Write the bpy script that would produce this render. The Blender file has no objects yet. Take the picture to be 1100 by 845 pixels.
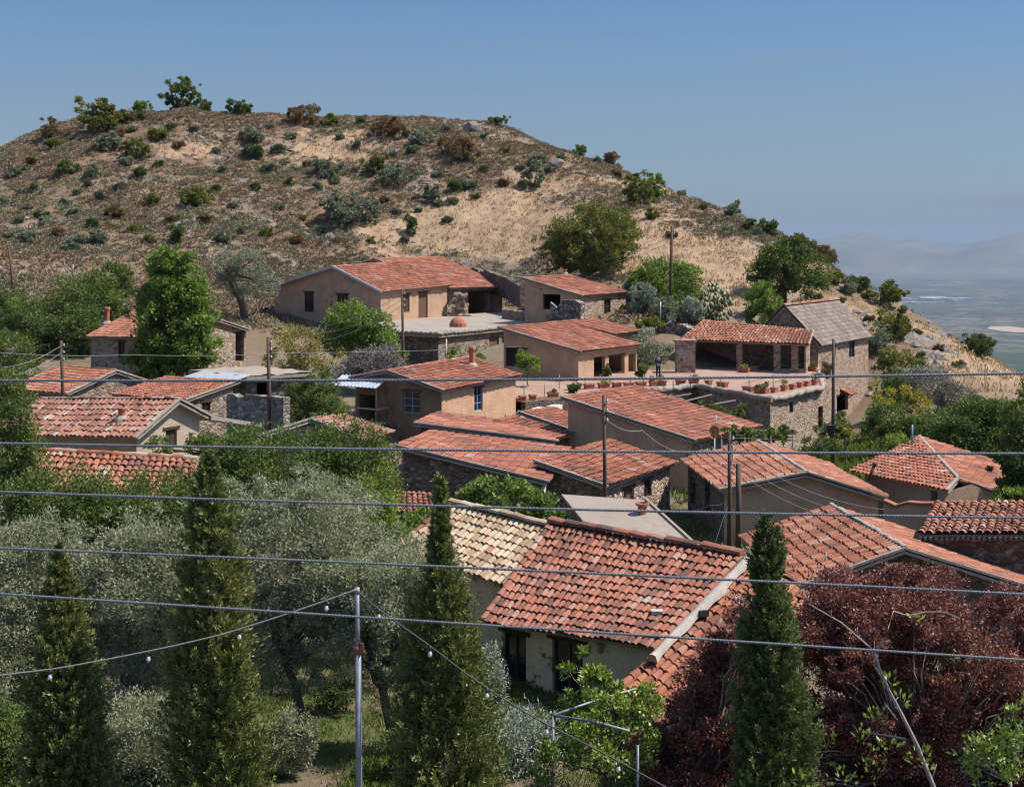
import bpy, math, random
import numpy as np
from mathutils import Vector
random.seed(7); RNG = np.random.default_rng(7)
SC = bpy.context.scene
COL = SC.collection
F, HX, HY = 1500.0, 550.0, 258.0      # focal length in photo pixels, principal column, horizon row
R = math.radians

# ------------------------------------------------------------------ scene, camera, light
cam = bpy.data.cameras.new('camera'); camo = bpy.data.objects.new('camera', cam); COL.objects.link(camo)
camo.rotation_euler = (R(90), 0, 0)
cam.sensor_fit = 'HORIZONTAL'; cam.sensor_width = 36.0
cam.lens = 36.0*F/1100.0
cam.shift_y = -(845/2 - HY)/1100.0
cam.clip_start = 0.1; cam.clip_end = 120000
SC.camera = camo
SC.view_settings.view_transform = 'Standard'; SC.view_settings.look = 'None'
SC.view_settings.gamma = 1; SC.view_settings.use_curve_mapping = False
SC.view_settings.exposure = 1.13
SC.render.engine = 'CYCLES'
cy = SC.cycles
cy.max_bounces = 6; cy.diffuse_bounces = 4; cy.glossy_bounces = 2; cy.transmission_bounces = 3
cy.volume_bounces = 1; cy.transparent_max_bounces = 6
cy.use_denoising = True
try: cy.denoiser = 'OPENIMAGEDENOISE'; cy.denoising_prefilter = 'ACCURATE'; cy.denoising_input_passes = 'RGB_ALBEDO_NORMAL'
except Exception: pass
cy.sample_clamp_indirect = 6.0; cy.filter_width = 1.15

SUN_AZ, SUN_EL = 2.0, 55.0
SKY_TINT=(.195,.28,.355,1); HAZE_SKY=(1.00,1.195,1.50,1)           # azimuth from +x towards +y
world = bpy.data.worlds.new('World'); SC.world = world; world.use_nodes = True
wn = world.node_tree; wn.nodes.clear()
sky = wn.nodes.new('ShaderNodeTexSky'); sky.sky_type = 'NISHITA'; sky.sun_disc = False
sky.sun_elevation = R(SUN_EL); sky.sun_rotation = R(90-SUN_AZ); sky.altitude = 900; sky.air_density = 1.0; sky.dust_density = 0.6; sky.ozone_density = 1.5
hs = wn.nodes.new('ShaderNodeHueSaturation'); hs.inputs['Saturation'].default_value = 1.0; hs.inputs['Value'].default_value = 1.0
bg = wn.nodes.new('ShaderNodeBackground'); bg.inputs['Strength'].default_value = 0.125
wo = wn.nodes.new('ShaderNodeOutputWorld')
# the clear sky, and the pale dust haze that thickens towards the horizon with a few faint wisps in it
tc = wn.nodes.new('ShaderNodeTexCoord'); sx = wn.nodes.new('ShaderNodeSeparateXYZ'); wn.links.new(tc.outputs['Generated'], sx.inputs[0])
rp = wn.nodes.new('ShaderNodeValToRGB'); rp.color_ramp.interpolation='EASE'
for i,(p,v) in enumerate(((0.0,.90),(.06,.62),(.17,.16),(.45,0.0))):
    if i>1: rp.color_ramp.elements.new(p)
    rp.color_ramp.elements[i].position=p; rp.color_ramp.elements[i].color=(v,v,v,1)
wn.links.new(sx.outputs[2], rp.inputs[0])
wmp = wn.nodes.new('ShaderNodeMapping'); wmp.inputs['Scale'].default_value=(2.5,2.5,26); wn.links.new(tc.outputs['Generated'], wmp.inputs[0])
wz = wn.nodes.new('ShaderNodeTexNoise'); wz.inputs['Scale'].default_value=1.6; wz.inputs['Detail'].default_value=6; wn.links.new(wmp.outputs[0], wz.inputs['Vector'])
wr = wn.nodes.new('ShaderNodeMapRange'); wn.links.new(wz.outputs['Fac'], wr.inputs[0])
for i,v in enumerate((.54,.75,0,.22)): wr.inputs[i+1].default_value=v
ad = wn.nodes.new('ShaderNodeMath'); ad.operation='ADD'; ad.use_clamp=True; wn.links.new(rp.outputs[0], ad.inputs[0]); wn.links.new(wr.outputs[0], ad.inputs[1])
tm = wn.nodes.new('ShaderNodeMix'); tm.data_type='RGBA'; tm.blend_type='MULTIPLY'; tr = wn.nodes.new('ShaderNodeMapRange'); wn.links.new(sx.outputs[2], tr.inputs[0])
for i,v in enumerate((.25,.6,1.0,.0)): tr.inputs[i+1].default_value=v
wn.links.new(tr.outputs[0], tm.inputs[0]); tm.inputs[7].default_value=SKY_TINT
hm = wn.nodes.new('ShaderNodeMix'); hm.data_type='RGBA'; hm.inputs[7].default_value=HAZE_SKY
wn.links.new(sky.outputs[0], hs.inputs['Color']); wn.links.new(hs.outputs[0], tm.inputs[6]); wn.links.new(tm.outputs[2], hm.inputs[6]); wn.links.new(ad.outputs[0], hm.inputs[0])
wn.links.new(hm.outputs[2], bg.inputs['Color']); wn.links.new(bg.outputs[0], wo.inputs[0])
sl = bpy.data.lights.new('sun', 'SUN'); sl.energy = 3.5; sl.angle = R(0.5); sl.color = (1.0, 0.94, 0.85)
so = bpy.data.objects.new('sun', sl); COL.objects.link(so)
sd = Vector((math.cos(R(SUN_AZ))*math.cos(R(SUN_EL)), math.sin(R(SUN_AZ))*math.cos(R(SUN_EL)), math.sin(R(SUN_EL))))
so.rotation_euler = sd.to_track_quat('Z', 'Y').to_euler(); so.location = (60, 20, 80)

# ------------------------------------------------------------------ geometry helpers
def A(*v): return np.array(v, float)
def P(px, py, Y): return A((px-HX)*Y/F, Y, (HY-py)*Y/F)
def along(p0, ang, px, py):
    """point straight ahead of column px on the plan line from p0 in direction ang; its height from row py"""
    c, s = math.cos(R(ang)), math.sin(R(ang)); k = (px-HX)/F
    d = (k*p0[1]-p0[0])/(c-k*s); Y = p0[1]+d*s
    return A(p0[0]+d*c, Y, (HY-py)*Y/F)
def step(p0, ang, d, dz=0): return A(p0[0]+d*math.cos(R(ang)), p0[1]+d*math.sin(R(ang)), p0[2]+dz)
def unit(v): return v/ (np.linalg.norm(v)+1e-12)
def pix(p): return (HX+F*p[0]/p[1], HY-F*p[2]/p[1])

class MB:
    """collects faces and links them as ONE mesh object"""
    def __init__(s): s.V=[]; s.Fq=[]; s.M=[]; s.A=[]; s.n=0; s.smooth=[]
    def add(s, V, faces, mat=0, rnd=0.5, smooth=False):
        V = np.asarray(V, float).reshape(-1,3)
        if isinstance(faces, np.ndarray): ch=[faces+s.n]
        else:
            by={}
            for f in faces: by.setdefault(len(f),[]).append(f)
            ch=[np.array(v,int)+s.n for v in by.values()]
        s.V.append(V); s.n += len(V)
        for c in ch:
            s.Fq.append(c); s.M.append(np.full(len(c),mat)); s.smooth.append(np.full(len(c),smooth))
        s.A.append(np.broadcast_to(np.asarray(rnd, float), (len(V),)).copy())
    def box(s, c, h, ux=(1,0,0), uy=(0,1,0), uz=(0,0,1), mat=0, rnd=0.5):
        c = np.asarray(c,float); ux,uy,uz = [np.asarray(u,float)*k for u,k in zip((ux,uy,uz),h)]
        V = [c+i*ux+j*uy+k*uz for k in (-1,1) for j in (-1,1) for i in (-1,1)]
        s.add(V, [(0,2,3,1),(4,5,7,6),(0,1,5,4),(2,6,7,3),(0,4,6,2),(1,3,7,5)], mat, rnd)
    def beam(s, p, q, w, h, mat=0, rnd=0.5, up=(0,0,1)):
        p=np.asarray(p,float); q=np.asarray(q,float); d=unit(q-p); side=np.cross(d,up)
        if np.linalg.norm(side)<1e-3: side=np.array((1.,0,0))
        side=unit(side); u=np.cross(side,d)
        s.box((p+q)/2, (np.linalg.norm(q-p)/2, w/2, h/2), d, side, u, mat, rnd)
    def prism(s, top, bot, mat=0, rnd=0.5, mtop=None):
        """polygon top (n,3), polygon bot (n,3)"""
        n=len(top); V=list(top)+list(bot)
        s.add(V, [tuple(range(n))], mat if mtop is None else mtop, rnd)
        s.add(V, [tuple(range(2*n-1,n-1,-1))]+[(i,i+n,(i+1)%n+n,(i+1)%n) for i in range(n)], mat, rnd)
    def tube(s, pts, rad, seg=6, mat=0, rnd=0.5, cap=True):
        pts=np.asarray(pts,float); n=len(pts); rad=np.broadcast_to(np.asarray(rad,float),(n,))
        d=np.gradient(pts,axis=0); d/= (np.linalg.norm(d,axis=1,keepdims=True)+1e-9)
        ref=np.where(np.abs(d[:,2:3])>0.9, A(1,0,0), A(0,0,1))
        s1=np.cross(d,ref); s1/= (np.linalg.norm(s1,axis=1,keepdims=True)+1e-9); s2=np.cross(d,s1)
        a=np.linspace(0,2*math.pi,seg,endpoint=False)
        V=pts[:,None,:]+rad[:,None,None]*(np.cos(a)[None,:,None]*s1[:,None,:]+np.sin(a)[None,:,None]*s2[:,None,:])
        fs=[]
        for i in range(n-1):
            for j in range(seg):
                k=(j+1)%seg; fs.append((i*seg+j,i*seg+k,(i+1)*seg+k,(i+1)*seg+j))
        if cap: fs.append(tuple(range(seg-1,-1,-1))); fs.append(tuple((n-1)*seg+j for j in range(seg)))
        s.add(V.reshape(-1,3), fs, mat, rnd, True)
    def lathe(s, c, prof, seg=10, mat=0, rnd=0.5):
        pts=[A(c[0],c[1],c[2]+z) for r,z in prof]
        a=np.linspace(0,2*math.pi,seg,endpoint=False); V=[]
        for (r,z),p in zip(prof,pts): V += [p+A(r*math.cos(t),r*math.sin(t),0) for t in a]
        n=len(prof); fs=[]
        for i in range(n-1):
            for j in range(seg):
                k=(j+1)%seg; fs.append((i*seg+j,i*seg+k,(i+1)*seg+k,(i+1)*seg+j))
        fs.append(tuple(range(seg-1,-1,-1))); fs.append(tuple((n-1)*seg+j for j in range(seg)))
        s.add(V, fs, mat, rnd, False)
    def build(s, name, mats, parent=None, loc=None):
        V=np.concatenate(s.V) if s.V else np.zeros((0,3))
        if not isinstance(mats,(list,tuple)): mats=[mats]
        if parent is not None: off=np.array(WL[parent.name])
        elif loc is not None: off=np.array(loc,float)
        else: off=np.zeros(3)
        V=V-off
        me=bpy.data.meshes.new(name)
        me.vertices.add(len(V)); me.vertices.foreach_set('co', V.astype(np.float32).ravel())
        lens=np.concatenate([np.full(len(c),c.shape[1]) for c in s.Fq]); tot=int(lens.sum())
        me.loops.add(tot); me.loops.foreach_set('vertex_index', np.concatenate([c.ravel() for c in s.Fq]).astype(np.int32))
        me.polygons.add(len(lens)); st=np.concatenate(([0],np.cumsum(lens)[:-1])).astype(np.int32)
        me.polygons.foreach_set('loop_start', st)
        me.polygons.foreach_set('material_index', np.concatenate(s.M).astype(np.int32))
        me.polygons.foreach_set('use_smooth', np.concatenate(s.smooth).astype(bool))
        for m in mats: me.materials.append(MAT[m] if isinstance(m,str) else m)
        at=me.attributes.new('rnd','FLOAT','POINT'); at.data.foreach_set('value', np.concatenate(s.A).astype(np.float32))
        me.update(calc_edges=True); me.validate()
        o=bpy.data.objects.new(name, me); COL.objects.link(o)
        if parent is not None: o.parent=parent; WL[o.name]=WL[parent.name]
        else:
            o.location=off; WL[o.name]=tuple(off)
        return o
WL = {}
def empty(name, loc):
    o=bpy.data.objects.new(name,None); COL.objects.link(o); o.location=tuple(loc); o.empty_display_size=0.3; WL[o.name]=tuple(loc); return o
def tag(o, label=None, cat=None, group=None, kind=None):
    if label: o['label']=label
    if cat: o['category']=cat
    if group: o['group']=group
    if kind: o['kind']=kind
    return o

def vnoise(x, y, seed=0):
    """lattice value noise, arrays"""
    xi=np.floor(x).astype(np.int64); yi=np.floor(y).astype(np.int64); fx=x-xi; fy=y-yi
    fx=fx*fx*(3-2*fx); fy=fy*fy*(3-2*fy)
    def h(a,b):
        n=(a*374761393+b*668265263+seed*982451653)&0x7fffffff
        n=((n^(n>>13))*1274126177)&0x7fffffff
        return ((n^(n>>16))&0xffff)/65535.0
    return (h(xi,yi)*(1-fx)+h(xi+1,yi)*fx)*(1-fy)+(h(xi,yi+1)*(1-fx)+h(xi+1,yi+1)*fx)*fy
def fbm(x,y,oct=4,seed=0):
    t=0;a=.5
    for i in range(oct): t=t+a*(vnoise(x*2**i,y*2**i,seed+i)-.5); a*=.5
    return t*2

# ------------------------------------------------------------------ terrain height
_T = [ # u, z at Y=6,20,35,48,62,76,92,108,122, zf1, zf2, Yc, row of the crest
 (-400, -9,-11,-11.5,-11,-10.5,-10,-9,-7,-4, 2,9,225,205),
 (0,   -9,-11.5,-12,-11.5,-11,-11,-11.5,-9.5,-7, -2,6,225,160),
 (50,  -9,-11.8,-12.2,-11.8,-11.1,-11.2,-11.8,-9.7,-7.2, -2.5,7,226,141),
 (100, -9,-12,-12.3,-12,-11.2,-11.5,-12,-9.8,-7.5, -3,8,228,127),
 (200, -9,-12.3,-12.4,-12.2,-11.6,-12,-11.6,-10,-8, -4,8,230,116),
 (330, -9,-12,-12.5,-12.5,-12.8,-12.6,-12,-10.6,-9.5, -6.3,5.5,230,129),
 (450, -9,-12,-12.5,-12.7,-13,-12.8,-12.5,-11.5,-9.6, -8.3,4.5,230,131),
 (520, -9,-12,-12.5,-12.7,-13,-13,-12.6,-11.5,-9.4, -8.0,4.5,230,129),
 (560, -9,-12,-12.5,-12.7,-13,-13,-12.7,-11.5,-9, -7.2,4,228,140),
 (640, -9,-12,-12.5,-12.8,-13.2,-13.2,-13,-11.7,-8.3, -3.2,3.6,218,172),
 (720, -9,-12,-12.6,-13,-13.2,-13.3,-13.5,-12,-8.6, -4.2,1,202,208),
 (800, -9,-12.2,-12.8,-13,-13.2,-13.6,-14,-13,-9.6, -5.8,-2,186,243),
 (850, -9,-12.2,-12.9,-13.1,-13.3,-13.8,-14.6,-15.2,-14.8, -9,-3.5,176,266),
 (900, -9,-12.3,-13,-13.2,-13.5,-14,-15,-16.2,-16.0, -12.6,-6,166,294),
 (960, -9,-12.3,-13,-13.3,-13.5,-14,-14.6,-15.2,-14.6, -12,-8.5,157,323),
 (1020,-9,-12.3,-13,-13.3,-13.5,-14,-14,-13.5,-12.6, -11.7,-10.6,148,364),
 (1060,-9,-12.3,-13,-13.3,-13.5,-14,-14,-13.3,-12.6, -12.2,-11.9,142,385),
 (1100,-9,-12.3,-13,-13.3,-13.5,-14,-13.9,-13.2,-12.9, -12.9,-13,136,407),
 (1200,-9,-12.3,-13,-13.3,-13.5,-14,-14,-14,-15, -15.2,-15.5,130,440),
 (1500,-9,-12.3,-13,-13.3,-13.5,-14,-15,-16,-17, -17.5,-18,130,470)]
_U=np.array([r[0] for r in _T],float)
_YK=[6,20,35,48,62,76,92,108,122]
def _knots(u):
    u=np.clip(u,_U[0],_U[-1]); i=np.clip(np.searchsorted(_U,u,side='right')-1,0,len(_U)-2)
    t=(u-_U[i])/(_U[i+1]-_U[i]); T=np.array(_T,float)
    row=T[i]*(1-t)[:,None]+T[i+1]*t[:,None]
    Yc=row[:,12]; zc=(HY-row[:,13])*Yc/F
    n=len(u); Y=np.empty((n,16)); Z=np.empty((n,16))
    Y[:,:9]=_YK; Z[:,:9]=row[:,1:10]
    Y[:,9]=122+.25*(Yc-122); Z[:,9]=row[:,10]; Y[:,10]=122+.6*(Yc-122); Z[:,10]=row[:,11]
    Y[:,11]=Yc; Z[:,11]=zc
    for k,(dy,dz) in enumerate(((14,-2.5),(45,-16),(260,-110),(1800,-640))): Y[:,12+k]=Yc+dy; Z[:,12+k]=(zc+dz if k<3 else -640)
    return Y,Z
def _ground0(x,y):
    x=np.atleast_1d(np.asarray(x,float)); y=np.atleast_1d(np.asarray(y,float))
    u=HX+F*x/np.maximum(y,1); Y,Z=_knots(u)
    h=np.diff(Y,axis=1); m=np.diff(Z,axis=1)/h
    d=np.zeros_like(Z); w=(m[:,1:]*m[:,:-1]>0)
    d[:,1:-1]=np.where(w, 2*m[:,1:]*m[:,:-1]/np.where(w,m[:,1:]+m[:,:-1],1), 0)
    d[:,0]=m[:,0]; d[:,-1]=m[:,-1]
    yy=np.clip(y,Y[:,0],Y[:,-1]); k=np.clip((Y<=yy[:,None]).sum(1)-1,0,Y.shape[1]-2); r=np.arange(len(yy))
    t=(yy-Y[r,k])/h[r,k]; t2=t*t; t3=t2*t
    return (2*t3-3*t2+1)*Z[r,k]+(t3-2*t2+t)*h[r,k]*d[r,k]+(-2*t3+3*t2)*Z[r,k+1]+(t3-t2)*h[r,k]*d[r,k+1]
def ground(x,y):
    x=np.atleast_1d(np.asarray(x,float)); y=np.atleast_1d(np.asarray(y,float))
    z=_ground0(x,y); w=np.clip((y-118)/30,0.12,1.0)
    g=np.clip((y-150)/25,0,1)
    return z+w*(1.1*fbm(x/16,y/16,4,3)+.5*fbm(x/3.1,y/3.1,3,9))+g*(1.0*fbm(x/7+.02*y,y/11,3,71)-.55*np.abs(fbm(x/9+3,y/40,3,72))+.35*fbm(x/1.6,y/1.6,2,73))
def gz(x,y): return float(ground(x,y)[0])
def hit(px,py,y0=112,y1=260):
    """where the ray through a photo pixel meets the terrain"""
    Y=np.arange(y0,y1,.5); x=(px-HX)*Y/F; z=(HY-py)*Y/F; g=ground(x,Y)
    k=np.nonzero(g>=z)[0]
    if len(k)==0:
        j=int(np.argmin(z-g)); return A(x[j],Y[j],g[j])
    j=k[0]; return A(x[j],Y[j],g[j])

# where dry grass has taken over the hillside: (column, row, half width, half height, strength) seen from the village road
DRY=[(955,352,45,22,.7),(1030,388,50,18,1.0),(860,285,30,14,.5),(375,150,55,20,1.0),(200,160,42,9,.9),(335,166,40,10,.55),(540,240,95,42,1.15),(465,258,60,16,.6),(600,200,60,22,.55),(700,245,60,40,.9),(770,275,60,35,1.0),(805,305,60,30,1.0),(905,325,30,18,.7),(1010,400,70,22,1.1),(1090,425,60,34,1.3),(665,275,60,30,.9),(400,246,44,9,.6),(225,205,26,6,.5),(120,205,22,5,.4),(640,165,25,8,.4),(1040,385,30,14,.9),(860,300,25,20,.7)]
def dryness(x,y,z):
    u=HX+F*x/np.maximum(y,1); v=HY-F*z/np.maximum(y,1); t=0*x-.16-.10*np.clip((500-u)/200,0,1)
    for a,b,ru,rv,k in DRY: t=t+k*np.exp(-((u-a)/ru)**2-((v-b)/rv)**2)
    return np.clip(t+1.0*fbm(x/7,y/9,4,81)+.5*fbm(x/1.9,y/1.9,3,82),0,1)
# ------------------------------------------------------------------ materials
MAT={}
class NT:
    def __init__(s,name):
        s.m=bpy.data.materials.new(name); s.m.use_nodes=True; s.t=s.m.node_tree; s.t.nodes.clear(); MAT[name]=s.m
        s.out=s.n('ShaderNodeOutputMaterial')
    def n(s,t,**k):
        x=s.t.nodes.new(t)
        for a,b in k.items(): setattr(x,a,b)
        return x
    def l(s,a,b): s.t.links.new(a,b)
    def coord(s,kind='Object'):
        if kind=='World': return s.n('ShaderNodeNewGeometry').outputs['Position']
        return s.n('ShaderNodeTexCoord').outputs[kind]
    def noise(s,c,scale,detail=4,rough=.6,out='Fac'):
        x=s.n('ShaderNodeTexNoise'); x.inputs['Scale'].default_value=scale; x.inputs['Detail'].default_value=detail; x.inputs['Roughness'].default_value=rough
        if c is not None: s.l(c,x.inputs['Vector'])
        return x.outputs[out]
    def ramp(s,f,stops,interp='LINEAR'):
        x=s.n('ShaderNodeValToRGB'); x.color_ramp.interpolation=interp; e=x.color_ramp.elements
        while len(e)<len(stops): e.new(.5)
        for i,(p,c) in enumerate(stops): e[i].position=p; e[i].color=(*c,1) if len(c)==3 else c
        s.l(f,x.inputs[0]); return x.outputs[0]
    def mix(s,f,a,b,mode='MIX'):
        x=s.n('ShaderNodeMix',data_type='RGBA',blend_type=mode)
        for v,i in ((f,0),(a,6),(b,7)):
            if hasattr(v,'is_linked'): s.l(v,x.inputs[i])
            else: x.inputs[i].default_value=v if i==0 else (*v,1)
        return x.outputs[2]
    def math(s,op,a,b=None,clamp=False):
        x=s.n('ShaderNodeMath',operation=op,use_clamp=clamp)
        for i,v in enumerate((a,b)):
            if v is None: continue
            if hasattr(v,'is_linked'): s.l(v,x.inputs[i])
            else: x.inputs[i].default_value=v
        return x.outputs[0]
    def rng(s,v,a,b,c=0,d=1):
        x=s.n('ShaderNodeMapRange'); s.l(v,x.inputs[0])
        for i,q in enumerate((a,b,c,d)): x.inputs[i+1].default_value=q
        return x.outputs[0]
    def attr(s,name='rnd'): return s.n('ShaderNodeAttribute',attribute_name=name).outputs['Fac']
    def bump(s,h,strength=.4,dist=.05):
        x=s.n('ShaderNodeBump'); x.inputs['Strength'].default_value=strength; x.inputs['Distance'].default_value=dist; s.l(h,x.inputs['Height']); return x.outputs[0]
    def bsdf(s,col,rough=.9,normal=None,metal=0,spec=.3):
        x=s.n('ShaderNodeBsdfPrincipled'); x.inputs['Roughness'].default_value=rough; x.inputs['Metallic'].default_value=metal; x.inputs['Specular IOR Level'].default_value=spec
        if hasattr(col,'is_linked'): s.l(col,x.inputs['Base Color'])
        else: x.inputs['Base Color'].default_value=(*col,1)
        if normal is not None: s.l(normal,x.inputs['Normal'])
        s.l(x.outputs[0],s.out.inputs[0]); return x

def m_tile(name, stops, stain=(.10,.085,.075), amt=.45, lich=(.42,.40,.36)):
    n=NT(name); c=n.coord('World')
    base=n.ramp(n.attr(), stops)
    f=n.noise(c,.7,5,.65); big=n.rng(f,.45,.72)
    sm=n.noise(c,9,4,.7)
    d=n.math('MULTIPLY', n.math('MULTIPLY',big,n.rng(sm,.35,.65)), amt)
    col=n.mix(d,base,stain)
    li=n.math('MULTIPLY', n.rng(n.noise(c,5.5,5,.75),.58,.70), .55)
    col=n.mix(li,col,lich)
    v=n.noise(c,30,3,.6); col=n.mix(.45,col,n.mix(1.0,col,n.ramp(v,[(.25,(.55,.55,.55)),(.75,(1.25,1.25,1.25))]),'MULTIPLY'))
    n.bsdf(col,.9,n.bump(n.noise(c,24,4,.7),.35,.012))
m_tile('tile_red',[(0,(.095,.048,.034)),(.2,(.20,.070,.043)),(.5,(.300,.097,.053)),(.78,(.36,.125,.068)),(.94,(.37,.175,.115)),(1,(.36,.28,.225))],amt=.65)
m_tile('tile_weathered',[(0,(.09,.048,.036)),(.28,(.195,.075,.048)),(.55,(.285,.103,.062)),(.82,(.335,.135,.085)),(.95,(.34,.20,.15)),(1,(.35,.28,.235))],amt=.75)
m_tile('tile_orange',[(0,(.15,.060,.038)),(.35,(.27,.094,.052)),(.72,(.345,.130,.072)),(.92,(.36,.20,.135)),(1,(.36,.30,.255))],amt=.65)
m_tile('tile_faded',[(0,(.16,.075,.052)),(.35,(.29,.12,.08)),(.72,(.345,.17,.12)),(.93,(.36,.27,.22)),(1,(.37,.34,.30))],amt=.55)
m_tile('tile_straw',[(0,(.22,.145,.085)),(.35,(.385,.27,.17)),(.7,(.46,.345,.23)),(.9,(.50,.40,.29)),(1,(.33,.14,.085))],amt=.7)
m_tile('tile_brownflat',[(0,(.13,.095,.078)),(.4,(.19,.145,.12)),(.75,(.245,.195,.165)),(1,(.29,.22,.18))],amt=.4)

def m_plaster(name, c1,c2,c3=None, scale=1.2, bump=.5, rough=.95, streak=.45, patch=0):
    n=NT(name); c=n.coord('World')
    f=n.noise(c,scale,6,.65); col=n.ramp(f,[(.3,c1),(.55,c2),(.75,c3 or c2)])
    g=n.noise(c,14,4,.7); col=n.mix(.35,col,n.mix(1.0,col,n.ramp(g,[(.25,(.6,.6,.6)),(.75,(1.3,1.3,1.3))]),'MULTIPLY'))
    ms=n.n('ShaderNodeMapping'); ms.inputs['Scale'].default_value=(3.2,3.2,.35); n.l(c,ms.inputs[0])
    st=n.math('MULTIPLY',n.math('MULTIPLY',n.rng(n.noise(ms.outputs[0],1,4,.7),.50,.72),n.rng(n.noise(c,.5,3,.5),.42,.6)),streak)
    col=n.mix(st,col,n.mix(1.0,col,(.48,.45,.42),'MULTIPLY'))
    if patch:
        vo=n.n('ShaderNodeTexVoronoi',feature='F1'); vo.inputs['Scale'].default_value=4.2; n.l(c,vo.inputs['Vector']); sp=n.n('ShaderNodeSeparateColor'); n.l(vo.outputs['Color'],sp.inputs[0])
        rb=n.ramp(sp.outputs[0],[(0,tuple(x*.38 for x in c2)),(.5,tuple(x*.75 for x in c2)),(1,tuple(min(.6,x*1.2) for x in c2))])
        col=n.mix(n.rng(n.noise(c,.75,6,.7),patch,patch+.03),col,rb)
    n.bsdf(col,rough,n.bump(n.noise(c,8,6,.75),bump,.05))
m_plaster('mud',(.33,.208,.135),(.42,.275,.18),(.48,.325,.22),patch=.60)
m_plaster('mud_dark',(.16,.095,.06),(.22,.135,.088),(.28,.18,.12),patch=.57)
m_plaster('mud_pink',(.44,.255,.16),(.53,.325,.21),(.58,.38,.265),scale=.9,bump=.9,patch=.62)
m_plaster('cream',(.50,.43,.34),(.62,.55,.445),(.36,.29,.22),scale=.8)
m_plaster('mud_pale',(.33,.26,.19),(.42,.34,.255),(.28,.21,.155),scale=.9,patch=.60)
m_plaster('grey_plaster',(.22,.19,.165),(.28,.245,.21),(.19,.16,.14))
m_plaster('whitewash',(.58,.55,.49),(.68,.65,.59),(.45,.41,.36),scale=1.5)
m_plaster('mortar',(.24,.205,.17),(.33,.285,.24),(.18,.155,.13),scale=2.5)
m_plaster('mortar_pale',(.29,.25,.21),(.38,.335,.285),(.21,.18,.15),scale=2.5)
m_plaster('earth_roof',(.22,.18,.145),(.29,.245,.20),(.18,.145,.115),scale=.6)
m_plaster('concrete',(.30,.285,.265),(.38,.365,.34),(.26,.245,.23),scale=.9)
m_plaster('sheet_tan',(.24,.192,.155),(.275,.225,.182),(.22,.178,.142),scale=.35,bump=.15)
m_plaster('terracotta',(.30,.105,.062),(.37,.135,.08),(.42,.18,.12),scale=4,bump=.1)
m_plaster('paving',(.24,.14,.10),(.31,.195,.145),(.36,.26,.20),scale=.9,bump=.3)
m_plaster('rope_edge',(.20,.165,.135),(.31,.265,.22),(.14,.115,.095),scale=2.2,bump=1)

def m_stone(name, stops, scale=3.2, mortar=(.26,.21,.165), bump=1.0, mw=.07):
    n=NT(name); c=n.coord('World')
    w=n.n('ShaderNodeVectorMath',operation='MULTIPLY_ADD'); n.l(n.noise(c,2.2,2,.5,'Color'),w.inputs[0]); w.inputs[1].default_value=(.28,.28,.28); n.l(c,w.inputs[2])
    mp=n.n('ShaderNodeMapping'); mp.inputs['Scale'].default_value=(1,1,1.55); n.l(w.outputs[0],mp.inputs[0])
    v=n.n('ShaderNodeTexVoronoi',feature='F1'); v.inputs['Scale'].default_value=scale; n.l(mp.outputs[0],v.inputs['Vector'])
    e=n.n('ShaderNodeTexVoronoi',feature='DISTANCE_TO_EDGE'); e.inputs['Scale'].default_value=scale; n.l(mp.outputs[0],e.inputs['Vector'])
    sp=n.n('ShaderNodeSeparateColor'); n.l(v.outputs['Color'],sp.inputs[0])
    col=n.ramp(sp.outputs[0],stops)
    g=n.noise(c,16,4,.7); col=n.mix(.5,col,n.mix(1.0,col,n.ramp(g,[(.25,(.55,.55,.55)),(.75,(1.4,1.4,1.4))]),'MULTIPLY'))
    mk=n.rng(e.outputs['Distance'],mw*.4,mw,1,0)
    col=n.mix(mk,col,mortar)
    hgt=n.math('ADD',n.math('MINIMUM',e.outputs['Distance'],.16),n.math('MULTIPLY',n.noise(c,9,4,.6),.06))
    n.bsdf(col,.95,n.bump(hgt,bump,.35))
# plaster that has fallen off in places and bares the rubble behind it
n=NT('old_plaster'); c=n.coord('World'); f=n.noise(c,1.1,6,.68)
pl=n.ramp(n.noise(c,2.5,5,.65),[(.3,(.60,.45,.29)),(.55,(.76,.59,.40)),(.75,(.48,.34,.215))])
vo=n.n('ShaderNodeTexVoronoi',feature='F1'); vo.inputs['Scale'].default_value=4.5; n.l(c,vo.inputs['Vector']); sp=n.n('ShaderNodeSeparateColor'); n.l(vo.outputs['Color'],sp.inputs[0])
rb=n.ramp(sp.outputs[0],[(0,(.12,.09,.07)),(.5,(.24,.18,.13)),(1,(.36,.29,.22))])
mk=n.rng(f,.555,.585); col=n.mix(mk,pl,rb)
n.bsdf(col,.95,n.bump(n.math('SUBTRACT',n.noise(c,10,5,.7),n.math('MULTIPLY',mk,.8)),.8,.05))
m_stone('stone',[(0,(.11,.075,.058)),(.3,(.20,.14,.10)),(.55,(.28,.205,.15)),(.8,(.33,.27,.22)),(1,(.22,.21,.20))])
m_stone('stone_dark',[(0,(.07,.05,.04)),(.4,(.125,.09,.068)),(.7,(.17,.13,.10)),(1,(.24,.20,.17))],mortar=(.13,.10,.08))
m_stone('stone_grey',[(0,(.12,.105,.095)),(.4,(.21,.19,.17)),(.7,(.28,.255,.23)),(1,(.36,.33,.30))],mortar=(.17,.15,.13))
m_stone('stone_warm',[(0,(.17,.10,.07)),(.3,(.29,.185,.125)),(.6,(.37,.265,.19)),(.85,(.42,.34,.27)),(1,(.26,.25,.235))],mortar=(.36,.28,.21))
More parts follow.
